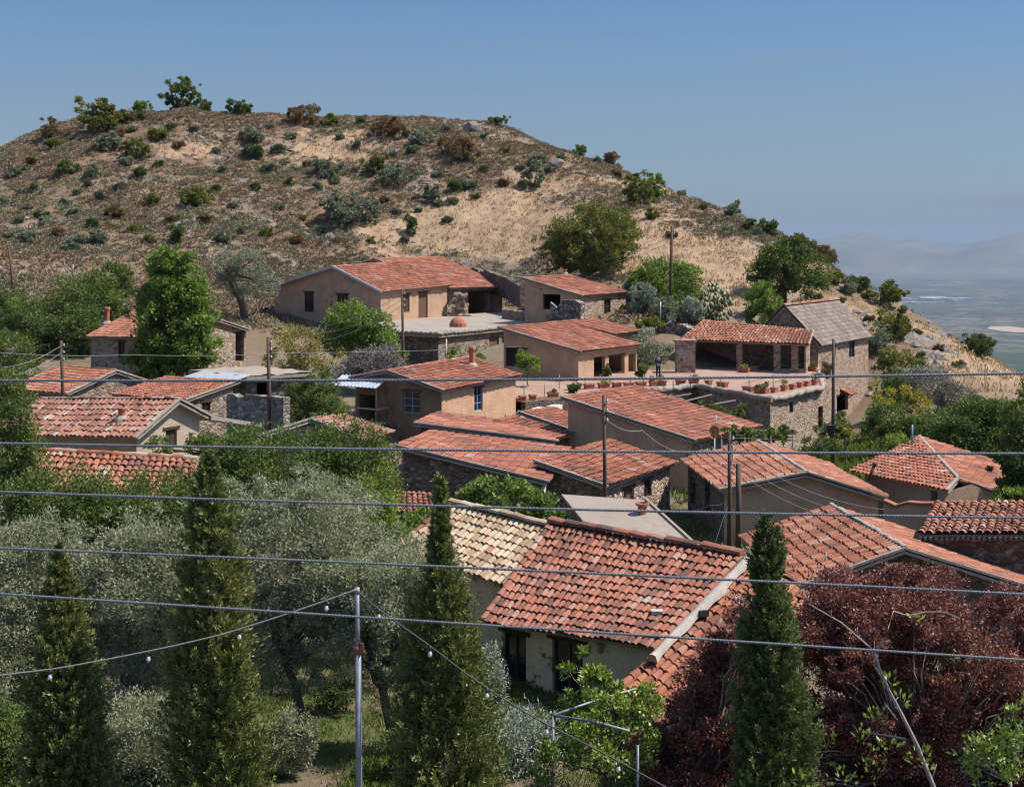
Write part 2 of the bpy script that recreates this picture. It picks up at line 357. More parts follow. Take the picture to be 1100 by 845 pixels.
m_stone('rubble',[(0,(.14,.115,.10)),(.4,(.25,.21,.18)),(.7,(.34,.29,.245)),(1,(.42,.38,.34))],scale=2.4,mortar=(.05,.042,.036),mw=.10)

def m_wood(name,c1,c2,rough=.75):
    n=NT(name); c=n.coord('World'); mp=n.n('ShaderNodeMapping'); mp.inputs['Scale'].default_value=(9,9,.8); n.l(c,mp.inputs[0])
    f=n.noise(mp.outputs[0],2.5,5,.7); col=n.ramp(f,[(.3,c1),(.7,c2)]); n.bsdf(col,rough,n.bump(f,.5,.02))
m_wood('wood_dark',(.035,.021,.014),(.075,.045,.03))
m_wood('wood_brown',(.10,.05,.03),(.17,.09,.055))
m_wood('wood_pale',(.32,.25,.18),(.42,.34,.25))
m_wood('pole_wood',(.055,.034,.024),(.115,.072,.052))
m_wood('wood_grey',(.10,.085,.072),(.19,.165,.14))
m_wood('paint_blue',(.20,.28,.40),(.29,.38,.50))
m_wood('bark',(.055,.04,.03),(.13,.10,.078),.95)
m_wood('bark_grey',(.17,.145,.125),(.33,.29,.26),.95)
def m_plain(name,c,rough=.6,metal=0,var=.25,sc=6):
    n=NT(name); f=n.noise(n.coord('World'),sc,4,.6)
    col=n.ramp(f,[(.3,tuple(x*(1-var) for x in c)),(.7,tuple(min(1,x*(1+var)) for x in c))]); n.bsdf(col,rough,None,metal,.4)
m_plain('galvanised',(.20,.215,.24),.6,.3)
m_plain('cable',(.135,.145,.160),.65,.1,.3,40)
m_plain('thin_wire',(.22,.21,.21),.7)
m_plain('light_wire',(.035,.035,.04),.6)
m_plain('zinc',(.42,.45,.48),.55,.35)
m_plain('black_metal',(.03,.03,.032),.5)
m_plain('dark_inside',(.012,.010,.009),.9)
m_plain('navy_cloth',(.018,.022,.045),.9); m_plain('dark_cloth',(.02,.02,.026),.9); m_plain('skin',(.45,.26,.18),.6); m_plain('hair',(.025,.018,.014),.7)
m_plain('dish_rust',(.36,.16,.045),.6,.1)
m_plain('soil',(.10,.065,.045),.95)
m_plain('blue_pole',(.16,.27,.33),.5)
m_plain('rust',(.20,.08,.045),.85)
n=NT('glass'); n.bsdf((.014,.018,.024),.08,None,0,.5)
n=NT('bulb_glass'); b=n.bsdf((.55,.55,.53),.15,None,0,.6)

LEAFGAIN=1.4
def m_leaf(name, stops, trans=.28, rough=.65, spec=.25):
    g=LEAFGAIN if name[:4] in('leaf','cact') else 1.0; stops=[(p_,tuple(min(.8,v*g) for v in c_)) for p_,c_ in stops]
    n=NT(name); a=n.attr(); col=n.ramp(a,stops)
    p=n.bsdf(col,rough,None,0,spec)
    t=n.n('ShaderNodeBsdfTranslucent'); n.l(n.mix(1.0,col,(1.25,1.2,.6),'MULTIPLY'),t.inputs['Color'])
    x=n.n('ShaderNodeMixShader'); x.inputs[0].default_value=trans; n.l(p.outputs[0],x.inputs[1]); n.l(t.outputs[0],x.inputs[2]); n.l(x.outputs[0],n.out.inputs[0])
m_leaf('leaf_bright',[(0,(.052,.088,.016)),(.5,(.092,.145,.026)),(1,(.16,.21,.045))])
m_leaf('leaf_green',[(0,(.034,.055,.013)),(.5,(.066,.095,.022)),(1,(.125,.155,.042))])
m_leaf('leaf_fresh',[(0,(.07,.11,.02)),(.5,(.125,.175,.03)),(1,(.21,.25,.06))])
m_leaf('leaf_dark',[(0,(.030,.048,.014)),(.5,(.056,.08,.022)),(1,(.095,.12,.036))])
m_leaf('leaf_oak',[(0,(.040,.052,.012)),(.5,(.088,.10,.022)),(1,(.185,.18,.045))])
m_leaf('leaf_brownish',[(0,(.07,.04,.025)),(.45,(.125,.07,.042)),(.75,(.12,.10,.04)),(1,(.19,.13,.07))])
m_leaf('leaf_olive',[(0,(.095,.105,.064)),(.4,(.165,.176,.115)),(.75,(.215,.222,.148)),(1,(.28,.28,.20))],trans=.3,rough=.55)
m_leaf('leaf_silver',[(0,(.10,.12,.09)),(.5,(.165,.19,.145)),(1,(.26,.285,.23))],trans=.12)
m_leaf('leaf_greygreen',[(0,(.075,.086,.056)),(.5,(.125,.14,.092)),(1,(.185,.20,.135))],trans=.15)
m_leaf('leaf_cypress',[(0,(.050,.066,.022)),(.5,(.10,.115,.034)),(.85,(.185,.19,.062)),(1,(.24,.18,.085))],trans=.15)
m_leaf('leaf_cypress_green',[(0,(.038,.055,.02)),(.5,(.072,.095,.03)),(.9,(.13,.155,.055)),(1,(.18,.17,.07))],trans=.15)
m_leaf('leaf_plum',[(0,(.046,.017,.015)),(.4,(.105,.036,.031)),(.75,(.175,.065,.050)),(.92,(.25,.11,.085)),(1,(.34,.20,.165))],trans=.25,rough=.5,spec=.45)
m_leaf('leaf_loquat',[(0,(.045,.075,.014)),(.5,(.11,.16,.026)),(1,(.24,.28,.06))],rough=.4,spec=.5)
m_leaf('leaf_fig',[(0,(.045,.078,.016)),(.5,(.088,.135,.03)),(1,(.15,.20,.055))])
m_leaf('leaf_yellowtree',[(0,(.09,.085,.02)),(.5,(.17,.155,.04)),(1,(.26,.22,.07))])
m_leaf('flower_yellow',[(0,(.07,.095,.02)),(.38,(.13,.15,.03)),(.6,(.38,.32,.03)),(1,(.58,.46,.04))])
m_leaf('twig_grey',[(0,(.10,.085,.08)),(.5,(.18,.155,.145)),(1,(.28,.25,.235))],trans=.05)
m_leaf('cactus',[(0,(.055,.085,.04)),(.5,(.10,.13,.065)),(1,(.19,.20,.11))],trans=0)
m_leaf('grass_dry',[(0,(.20,.135,.085)),(.3,(.34,.235,.148)),(.6,(.42,.295,.19)),(1,(.52,.39,.27))],trans=.2)
m_leaf('grass_green',[(0,(.045,.075,.016)),(.5,(.095,.14,.028)),(1,(.18,.20,.05))],trans=.3)
m_leaf('scrub',[(0,(.15,.105,.075)),(.3,(.23,.155,.10)),(.55,(.17,.145,.09)),(.8,(.28,.195,.125)),(1,(.36,.27,.18))],trans=.1)

# ground: soil, dry grass, stones; greener near the olives
n=NT('terrain'); c=n.coord('World')
sep=n.n('ShaderNodeSeparateXYZ'); n.l(c,sep.inputs[0]); X,Yo,Zo=sep.outputs
f1=n.noise(c,.045,5,.6); f2=n.noise(c,.35,6,.7); f3=n.noise(c,2.2,5,.7)
soil=n.ramp(f3,[(.25,(.125,.078,.048)),(.42,(.21,.132,.080)),(.58,(.16,.118,.074)),(.75,(.275,.18,.112))])
rock=n.ramp(n.noise(c,3.5,5,.8),[(.25,(.15,.12,.10)),(.55,(.26,.215,.18)),(.8,(.36,.31,.265))])
dry=n.ramp(n.noise(c,1.4,6,.75),[(.25,(.20,.135,.088)),(.42,(.30,.205,.13)),(.6,(.365,.255,.165)),(.8,(.44,.32,.22))])
# dry grass is the cover on the right hand flank, stony soil on the left one
gm=n.rng(n.math('ADD',n.attr(),n.math('SUBTRACT',n.math('MULTIPLY',f3,.5),.25)),.28,.62)
rk=n.rng(n.math('ADD',n.math('MULTIPLY',f2,.6),n.math('MULTIPLY',n.noise(c,.11,3,.5),.5)),.53,.62)
hill=n.mix(n.math('MULTIPLY',rk,.75),soil,rock); hill=n.mix(gm,hill,dry)
grs=n.ramp(f3,[(.25,(.05,.065,.02)),(.55,(.085,.11,.03)),(.8,(.15,.15,.05))])
vil=n.mix(n.rng(f2,.45,.62),n.ramp(f3,[(.25,(.13,.09,.065)),(.7,(.26,.19,.14))]),grs)
vy=n.rng(n.math('ADD',Yo,n.math('MULTIPLY',f2,20)),118,138)
col=n.mix(vy,vil,hill)
n_=0
far=n.rng(Zo,-60,-25,1,0); col=n.mix(far,col,(.075,.085,.05))
n.bsdf(col,1.0,n.bump(n.math('ADD',n.math('MULTIPLY',f3,1.0),n.noise(c,9,5,.75)),.7,.25),0,.1)

# the plain far below: fields, orchards, villages
n=NT('plain'); c=n.coord('World'); mp=n.n('ShaderNodeMapping'); mp.inputs['Scale'].default_value=(.001,.001,.001); n.l(c,mp.inputs[0]); k=mp.outputs[0]
v=n.n('ShaderNodeTexVoronoi',feature='F1'); v.inputs['Scale'].default_value=2.6; n.l(k,v.inputs['Vector']); s=n.n('ShaderNodeSeparateColor'); n.l(v.outputs['Color'],s.inputs[0])
fld=n.ramp(s.outputs[0],[(0,(.06,.055,.042)),(.4,(.12,.098,.08)),(.7,(.18,.145,.115)),(.92,(.13,.125,.075)),(1,(.28,.23,.185))])
nz=n.noise(k,5,6,.75); col=n.mix(n.rng(nz,.42,.58),fld,(.045,.06,.04))
wd=n.rng(n.noise(k,22,5,.75),.50,.60); col=n.mix(n.math('MULTIPLY',wd,.8),col,(.03,.045,.03))
wh=n.rng(n.noise(k,70,4,.8),.64,.72); col=n.mix(n.math('MULTIPLY',wh,.8),col,(.60,.57,.53))
sy=n.n('ShaderNodeSeparateXYZ'); n.l(c,sy.inputs[0]); near=n.rng(sy.outputs[1],6200,8600,1,0); col=n.mix(n.math('MULTIPLY',near,n.rng(n.noise(k,9,4,.7),.36,.5)),col,(.03,.048,.028))
n.bsdf(col,1,None,0,.05)
n=NT('mountain'); c=n.coord('World'); col=n.ramp(n.noise(c,.0008,6,.7),[(.3,(.08,.08,.06)),(.55,(.14,.13,.10)),(.75,(.26,.24,.20))]); n.bsdf(col,1,None,0,.05)
m_plain('far_white',(.50,.49,.46),.7,0,.1); m_plain('far_sand',(.33,.245,.185),.95,0,.15,.01)

m_plain('cone',(.42,.26,.19),.8)
# ------------------------------------------------------------------ houses
def quadP(Q,u,v):
    """Q=(E0,E1,R1,R0); u along the eave, v from ridge (0) to eave (1)"""
    E0,E1,R1,R0=Q; u=np.asarray(u,float)[...,None]; v=np.asarray(v,float)[...,None]
    return (R0*(1-u)+R1*u)*(1-v)+(E0*(1-u)+E1*u)*v
def tiles(mb,Q,pitch,row,seed,hgt=None,mat=0,wob=1.0,under=1):
    E0,E1,R1,R0=Q
    rg=np.random.default_rng(seed)
    L=max(np.linalg.norm(E1-E0),np.linalg.norm(R1-R0)); S=.5*(np.linalg.norm(E0-R0)+np.linalg.norm(E1-R1))
    nc=max(3,int(round(L/pitch))); nr=max(2,int(round(S/row))); p=L/nc; h=hgt or p*.34
    nrm=unit(np.cross(E1-E0,R0-E0)); nrm = nrm if nrm[2]>0 else -nrm
    I,J=np.meshgrid(np.arange(nc),np.arange(nr),indexing='ij'); I=I.ravel(); J=J.ravel(); m=len(I)
    uc=(I+.5)/nc; v0=J/nr; v1=(J+1.0)/nr
    ua=unit(E1-E0)
    jit=lambda s: rg.normal(0,s,m)*wob
    ang=np.linspace(0,math.pi,6)
    # the old roof sags and ripples a little
    sag=lambda u,v: (.07*fbm(u*L/2.6+seed*7.3,v*S/2.0+seed*3.1,3,seed)-.05*np.sin(np.pi*u)*np.sin(np.pi*v))*wob
    V=np.empty((m,2,6,3)); du=jit(p*.045); tw=jit(p*.07)
    for e,(vv,r,lift) in enumerate(((v0,.36,.0),(v1+.10/nr,.46,.02 if p>.245 and S>5 else .032))):
        vv=np.minimum(vv+jit(.06)/nr,1.0+.25/nr)
        ctr=quadP(Q,uc,vv)+nrm*(sag(uc,vv)+lift+np.abs(jit(.007)))[:,None]+ua*((du+(tw if e else 0)))[:,None]
        V[:,e]=ctr[:,None,:]+(np.cos(ang)*p*r)[None,:,None]*ua+(np.sin(ang)*h*(1 if e else .85))[None,:,None]*nrm
    b=np.arange(m)[:,None]*12
    f=[b+np.array([k,k+1,6+k+1,6+k]) for k in range(5)]
    rnd=np.clip(rg.random(m)*.8+.5*(vnoise(I*.3,J*.3,seed)-.35),0,1)
    mb.add(V.reshape(-1,3), np.concatenate(f).astype(int), mat, np.repeat(rnd,12), True)
    # the concave tiles between the covers
    nu,nv=nc*2+1,nr+1
    U,W=np.meshgrid(np.arange(nu)/(nu-1),np.arange(nv)/(nv-1),indexing='ij')
    G=quadP(Q,U,W)+nrm*(sag(U.ravel(),W.ravel()).reshape(U.shape)+.012-.0*U)[...,None]
    G[1::2]+=nrm*.02
    idx=np.arange(nu*nv).reshape(nu,nv)
    q=np.stack([idx[:-1,:-1],idx[1:,:-1],idx[1:,1:],idx[:-1,1:]],-1).reshape(-1,4)
    mb.add(G.reshape(-1,3), q, mat, .18+.25*rg.random(nu*nv))
def tiles_clip(mb,Q,pitch,row,seed,mat=0):
    """tiles in straight columns over a quad that is no rectangle, cut off at its edges"""
    P4=np.array(Q); c=P4.mean(0); n=np.linalg.svd(P4-c)[2][2]; n=n*np.sign(n[2]); a=P4[1]-P4[0]; a=unit(a-n*np.dot(a,n)); b=np.cross(n,a)
    if np.dot(b,(P4[0]+P4[1]-P4[2]-P4[3]))<0: b=-b
    q2=np.stack([(P4-c)@a,(P4-c)@b],1); lo,hi=q2.min(0),q2.max(0); rg=np.random.default_rng(seed)
    I,J=np.meshgrid(np.arange(lo[0],hi[0],pitch),np.arange(lo[1],hi[1],row),indexing='ij'); X=I.ravel(); Yv=J.ravel()
    def inside(x,y):
        s=np.ones(len(x),bool); sg=np.sign(np.cross(q2[1]-q2[0],q2[2]-q2[1]))
        for k in range(4):
            p,r=q2[k],q2[(k+1)%4]; s&=(((r[0]-p[0])*(y-p[1])-(r[1]-p[1])*(x-p[0]))*sg>-.05)
        return s
    k=inside(X,Yv+row*.4); X,Yv=X[k],Yv[k]; m=len(X); ang=np.linspace(0,math.pi,6); V=np.empty((m,2,6,3)); jx=rg.normal(0,pitch*.05,m); h=pitch*.34
    sag=.06*fbm(X/2.6+seed,Yv/2,3,seed)
    for e,(dy,r,lift,hh) in enumerate(((0,.36,0,.85),(row*1.12,.46,.03,1))):
        ct=c+X[:,None]*a+(Yv+dy)[:,None]*b+(sag+lift+np.abs(rg.normal(0,.007,m)))[:,None]*n+(jx+e*rg.normal(0,pitch*.07,m))[:,None]*a
        V[:,e]=ct[:,None,:]+(np.cos(ang)*pitch*r)[None,:,None]*a+(np.sin(ang)*h*hh)[None,:,None]*n
    f=[(np.arange(m)*12)[:,None]+np.array([t,t+1,7+t,6+t]) for t in range(5)]; rnd=np.clip(rg.random(m)*.8+.5*(vnoise(X*1.1,Yv*.8,seed)-.35),0,1)
    mb.add(V.reshape(-1,3),np.concatenate(f).astype(int),mat,np.repeat(rnd,12),True); mb.add(P4+n*.012,[(0,1,2,3)],mat,.3)
def slab(mb,Q,t=.10,mat=1,lift=-.075):
    E0,E1,R1,R0=Q; n=unit(np.cross(E1-E0,R0-E0)); n=n if n[2]>0 else -n
    f=min(.3,.13/max(np.linalg.norm(E0-R0),.5)); E0,E1=E0+(R0-E0)*f,E1+(R1-E1)*f
    k=[np.array(p)+n*lift for p in (E0,E1,R1,R0)]
    if np.cross(k[1]-k[0],k[3]-k[0])[2]<0: k=k[::-1]
    mb.prism(k,[p-n*t for p in k],mat)
def capline(mb,p,q,r,seed,mat=0,seg=.42,drop=0):
    rg=np.random.default_rng(seed); L=np.linalg.norm(q-p); n=max(2,int(L/seg)); d=(q-p)/n; side=unit(np.cross(d,(0,0,1))); up=np.cross(side,unit(d))
    for i in range(n):
        a=p+d*i+A(0,0,rg.normal(0,.012)); b=p+d*(i+1.08)+A(0,0,rg.normal(0,.012)+.02)
        V=[];
        for c,rr in ((a,r*.9),(b,r)):
            for t in np.linspace(0,math.pi,6): V.append(c+side*math.cos(t)*rr+up*(math.sin(t)*rr*.75+drop))
        mb.add(V,[(k,k+1,6+k+1,6+k) for k in range(5)]+[tuple(range(5,-1,-1)),tuple(range(6,12))],mat,rg.random())
def wall_face(mb,p0,p1,zb,top,ops,n_in,mat,depth=.28,matr=None):
    """vertical wall from p0 to p1 (plan), top = [(s,z)...] over length s, openings [(s0,s1,z0,z1)]"""
    p0=np.array(p0[:2],float); p1=np.array(p1[:2],float); L=np.linalg.norm(p1-p0); d=(p1-p0)/L
    ts=sorted({0.0,L,*[t for t,_ in top if 0<t<L],*[o[0] for o in ops],*[o[1] for o in ops]})
    tx=[t for t,_ in top]; tz=[z for _,z in top]
    Z=lambda s: float(np.interp(s,tx,tz))
    Q=lambda s,z: A(p0[0]+d[0]*s,p0[1]+d[1]*s,z)
    out=A(-n_in[0],-n_in[1],0)
    def quad(a,b,c,e,m):
        V=[a,b,c,e]; f=(0,1,2,3)
        mb.add(V,[f],m)
    for a,b in zip(ts[:-1],ts[1:]):
        if b-a<1e-6: continue
        mid=(a+b)/2; lo=zb
        for o in sorted([o for o in ops if o[0]<=mid<=o[1]],key=lambda o:o[2]):
            if o[2]>lo: quad(Q(a,lo),Q(b,lo),Q(b,o[2]),Q(a,o[2]),mat)
            lo=o[3]
        quad(Q(a,lo),Q(b,lo),Q(b,Z(b)),Q(a,Z(a)),mat)
    ni=A(n_in[0],n_in[1],0)*depth
    for s0,s1,z0,z1 in ops:
        a,b,c,e=Q(s0,z0),Q(s1,z0),Q(s1,z1),Q(s0,z1)
        for u,v in ((a,b),(b,c),(c,e),(e,a)): quad(u,v,v+ni,u+ni,mat if matr is None else matr)
HINFO={}
def px_on_wall(w,px,py):
    p0,p1=w['p0'],w['p1']; L=np.linalg.norm(p1-p0); d=(p1-p0)/L; k=(px-HX)/F
    s=(k*p0[1]-p0[0])/(d[0]-k*d[1]); Y=p0[1]+s*d[1]; return s,(HY-py)*Y/F
def opening_parts(root,w,o,kind,label=None):
    s0,s1,z0,z1=o; p0,p1=w['p0'],w['p1']; L=np.linalg.norm(p1-p0); d=A(*((p1-p0)/L),0); ni=A(*w['nin'],0)
    c=A(p0[0],p0[1],0)+d*((s0+s1)/2)+A(0,0,(z0+z1)/2); hw=(s1-s0)/2; hh=(z1-z0)/2; up=A(0,0,1)
    if kind=='void': return None
    if kind in('door','door_pale'):
        m=MB(); n=max(3,int(hw*2/.16)); q=hw*2/n
        for i in range(n): m.box(c+ni*.16+d*(-hw+q*(i+.5)),(q/2-.008,.025,hh-.01),d,ni,up,0)
        o_=m.build('door','wood_brown' if kind=='door' else 'wood_pale',root)
        m=MB(); m.box(c+ni*.12+d*hw*.6,(.05,.02,.02),d,ni,up); m.build('handle','black_metal',o_); return o_
    fm={'blue':'paint_blue','dark':'wood_dark','wood':'wood_brown','pale':'wood_pale','shut':'wood_brown'}[kind]
    m=MB(); t=.05
    for s in (-1,1): m.box(c+ni*.12+d*s*(hw-t/2-.002),(t/2,.035,hh-.002),d,ni,up)
    for s in (-1,1): m.box(c+ni*.121+up*s*(hh-t/2-.004),(hw-t-.004,.033,t/2),d,ni,up)
    if kind!='shut':
        m.box(c+ni*.12,(.022,.03,hh-t),d,ni,up)
        for s in ((-.33,.33) if kind=='blue' else (0,)): m.box(c+ni*.122+up*hh*s,(hw-t,.022,.018),d,ni,up)
    wn_=m.build('window',fm,root)
    if label: wn_['label']=label
    m=MB()
    if kind=='shut':
        for s in (-1,1): m.box(c+ni*.11+d*s*(hw/2-.02),(hw/2-.035,.02,hh-t-.01),d,ni,up)
        m.build('shutter','wood_dark',wn_)
    else:
        m.box(c+ni*.145,(hw-t,.006,hh-t),d,ni,up); m.build('pane','glass',wn_)
    return wn_
def chimney(parent,pt,h,r,mat='terracotta',base='mortar',seg=10):
    m=MB(); m.lathe(pt-A(0,0,.12),[(r*.95,0),(r,h*.75),(r*1.0,h*.8),(r*1.28,h*.83),(r*1.28,h*.95),(r*1.05,h*1.0),(r*.7,h*1.0),(r*.65,h*.6)],seg)
    o=m.build('chimney',mat,parent)
    m=MB(); m.lathe(pt-A(0,0,.15),[(r*2.3,0),(r*1.9,.18),(r*1.15,.32)],seg); m.build('chimney_base',base,o); return o
def roof_hit(Q,px,py):
    E0,E1,R1,R0=Q; n=np.cross(E1-E0,R0-E0); d=A((px-HX)/F,1,(HY-py)/F); Y=np.dot(n,E0)/np.dot(n,d); return d*Y
def house(name,label,E0,E1,R0,R1=None,B0=None,B1=None,zb=-12,roofm='tile_red',walls='mud',ops=(),pitch=.25,row=.34,oa=.25,oe=.35,
          verge=('side0',),ridge=False,chim=(),group=None,cat='house',tiled=True,seed=0,lintel=True,noback=False,deckm='mortar',omit=(),hgt=None,wob=1.0,clip=False):
    if R1 is None: R1=R0+E1-E0
    gable=B0 is not None
    if gable and B1 is None: B1=B0+(R1-R0)
    if isinstance(walls,str): walls={k:walls for k in('front','side0','side1','back')}
    Q=(E0,E1,R1,R0); QB=(B0,B1,R1,R0) if gable else None
    cs=[E0,E1]+([B0,B1] if gable else [R0,R1]); c=sum(cs)/len(cs)
    root=tag(empty(name,(c[0],c[1],zb)),label,cat,group)
    rm=MB(); mats=[roofm,deckm]
    for k,q in enumerate((Q,QB)):
        if q is None: continue
        if clip: tiles_clip(rm,q,pitch,row,seed*2+k+1)
        elif tiled: tiles(rm,q,pitch,row,seed*2+k+1,hgt,0,wob)
        slab(rm,q)
    roof=rm.build('roof',mats,root)
    if gable and ridge:
        m=MB(); capline(m,R0+A(0,0,.04),R1+A(0,0,.04),pitch*.36,seed+3); m.build('ridge_cap',roofm if ridge is True else ridge,roof)
    m=MB(); nv=0
    for vn in verge:
        i=0 if vn=='side0' else 1
        for q in ((Q,QB) if gable else (Q,)):
            e,r=(q[0],q[3]) if i==0 else (q[1],q[2])
            rg=np.random.default_rng(seed+11); k=6; pts=[e*(1-t)+r*t for t in np.linspace(0,1,k)]
            for a,b in zip(pts[:-1],pts[1:]): m.beam(a+A(0,0,.03+rg.normal(0,.006)),b+A(0,0,.03+rg.normal(0,.006)),.13+rg.normal(0,.012),.085,0); nv+=1
    if nv: m.build('verge','mortar',roof)
    # footprint under the roof
    L=np.linalg.norm((E1-E0)[:2]); S=np.linalg.norm((R0-E0)[:2]); th=.16
    def at(q,u,v): return quadP(q,np.array(u),np.array(v))-A(0,0,th)
    uo=oa/L; vo=1-oe/S
    F0,F1=at(Q,uo,vo),at(Q,1-uo,vo)
    if gable:
        Sb=np.linalg.norm((R0-B0)[:2]); vb=1-oe/Sb; K0,K1=at(QB,uo,vb),at(QB,1-uo,vb); A0,A1=at(Q,uo,0.),at(Q,1-uo,0.)
    else: K0,K1=at(Q,uo,oe/S),at(Q,1-uo,oe/S)
    cen=(F0+F1+K0+K1)[:2]/4
    W={}
    def mk(nm,a,b,apex=None):
        p0,p1=a[:2].copy(),b[:2].copy(); Lw=np.linalg.norm(p1-p0); d=(p1-p0)/Lw
        top=[(0,a[2]),(Lw,b[2])]
        if apex is not None: top.insert(1,(float(np.dot(apex[:2]-p0,d)),apex[2]))
        nin=A(-d[1],d[0]); nin = nin if np.dot(cen-p0,nin)>0 else -nin
        W[nm]=dict(p0=p0,p1=p1,top=top,nin=nin)
    mk('front',F0,F1); mk('side0',F0,K0,A0 if gable else None); mk('side1',F1,K1,A1 if gable else None); mk('back',K0,K1)
    keys=sorted(set(walls.values())); wm=MB(); linb=MB(); nl=0
    for nm,w in W.items():
        if nm in omit: continue
        oo=[]
        for op in ops:
            if op[0]!=nm: continue
            (s0,z1),(s1,z1b)=px_on_wall(w,op[1],op[2]),px_on_wall(w,op[3],op[2]); (_,z0),(_,z0b)=px_on_wall(w,op[1],op[4]),px_on_wall(w,op[3],op[4])
            s0,s1=min(s0,s1),max(s0,s1); Lw=np.linalg.norm(w['p1']-w['p0']); s0=max(s0,.08); s1=min(s1,Lw-.08)
            if s1-s0<.1: print('opening off wall',name,op); continue
            zz0=max(min(z0,z0b) if abs(z0-z0b)<.4 else (z0+z0b)/2, zb+.02); zz1=(z1+z1b)/2
            zz1=min(zz1,min(np.interp(s0,[t for t,_ in w['top']],[z for _,z in w['top']]),np.interp(s1,[t for t,_ in w['top']],[z for _,z in w['top']]))-.04)
            if zz1-zz0<.1: print('opening flat',name,op,zz0,zz1); continue
            o=(s0,s1,zz0,zz1); oo.append(o); opening_parts(root,w,o,op[5])
            if lintel and op[5]!='void' or (lintel and op[5]=='void' and s1-s0>2):
                d=A(*((w['p1']-w['p0'])/Lw),0); ni=A(*w['nin'],0); cc=A(w['p0'][0],w['p0'][1],0)+d*((s0+s1)/2)+A(0,0,zz1+.06)
                linb.box(cc-ni*.02+ni*.1,((s1-s0)/2+.16,.125,.06),d,ni,A(0,0,1)); nl+=1
        wm_list=keys
        wall_face(wm,w['p0'],w['p1'],zb-.6,w['top'],oo,w['nin'],keys.index(walls[nm]))
    wo_=wm.build('wall',keys,root)
    if nl: linb.build('lintel','wood_dark',root)
    for (cx,cyy,h,r) in chim: chimney(roof,roof_hit(Q,cx,cyy),h,r)
    HINFO[name if name not in HINFO else name+str(len(HINFO))]=dict(root=root,roof=roof,W=W,Q=Q,QB=QB)
    print('house',label[:40],'zb',round(zb,1),'ground',[round(gz(p[0],p[1]),1) for p in (F0,F1,K0,K1)],'R1 px',tuple(round(t) for t in pix(R1)))
    return root,roof,W,Q
# ------------------------------------------------------------------ plants
def rand_unit(n,rg):
    v=rg.normal(size=(n,3)); return v/np.linalg.norm(v,axis=1,keepdims=True)
def leaf_quads(mb,C,Dv,length,width,rg,mat=0,rnd=None,fold=0):
    """diamond leaves at C pointing along Dv"""
    n=len(C); Dv=Dv/(np.linalg.norm(Dv,axis=1,keepdims=True)+1e-9); s=np.cross(Dv,rand_unit(n,rg)); s/= (np.linalg.norm(s,axis=1,keepdims=True)+1e-9)
    l=length*(.65+.7*rg.random(n))[:,None]; w=width*(.7+.6*rg.random(n))[:,None]
    V=np.empty((n,4,3)); V[:,0]=C; V[:,1]=C+Dv*l*.5+s*w*.5; V[:,2]=C+Dv*l; V[:,3]=C+Dv*l*.5-s*w*.5
    q=np.arange(n*4).reshape(n,4)
    if rnd is None: rnd=rg.random(n)
    mb.add(V.reshape(-1,3), q, mat, np.repeat(rnd,4))
def blob_leaves(mb,blobs,n,length,width,rg,mat=0,nclump=None,cr=.28,shell=.55,up=.35,gap=0.0,floor=None):
    """blobs: (x,y,z,rx,ry,rz). Leaves gather in clumps near the outside of every blob"""
    vol=np.array([b[3]*b[4]*b[5] for b in blobs])**(2/3); vol/=vol.sum()
    for b,fr in zip(blobs,vol):
        c=np.array(b[:3]); r=np.array(b[3:6]); k=int(n*fr)
        if k<4: continue
        m=max(5,int((nclump or 60)*fr*1.0)) if nclump else max(9,int(k/70))
        d=rand_unit(m,rg); rad=shell+(1-shell)*rg.random(m)**.6; rad*=1+.16*rg.normal(size=m)
        cl=c+d*rad[:,None]*r; sz=cr*np.mean(r)*(.5+rg.random(m)); tone=rg.random(m)
        pick=rg.choice(m,k,p=sz**2/(sz**2).sum())
        off=rand_unit(k,rg)*(rg.random(k)**.5)[:,None]
        pos=cl[pick]+off*sz[pick][:,None]*A(1,1,.8)
        dr=rand_unit(k,rg)*.9+off*.5+d[pick]*.35+A(0,0,up)
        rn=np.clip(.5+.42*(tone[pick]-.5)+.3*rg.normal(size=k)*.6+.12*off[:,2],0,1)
        if floor is not None:
            keep=pos[:,2]>floor; pos,dr,rn=pos[keep],dr[keep],rn[keep]
        leaf_quads(mb,pos,dr,length,width,rg,mat,rn)
def limb(mb,p,q,r0,r1,rg,k=5,wob=.08,seg=6,mat=0):
    p=np.asarray(p,float);q=np.asarray(q,float); L=np.linalg.norm(q-p); t=np.linspace(0,1,k+1)
    pts=p+(q-p)*t[:,None]; pts[1:-1]+=rg.normal(0,wob*L,(k-1,3))*A(1,1,.5)
    mb.tube(pts,r0+(r1-r0)*t,seg,mat); return pts
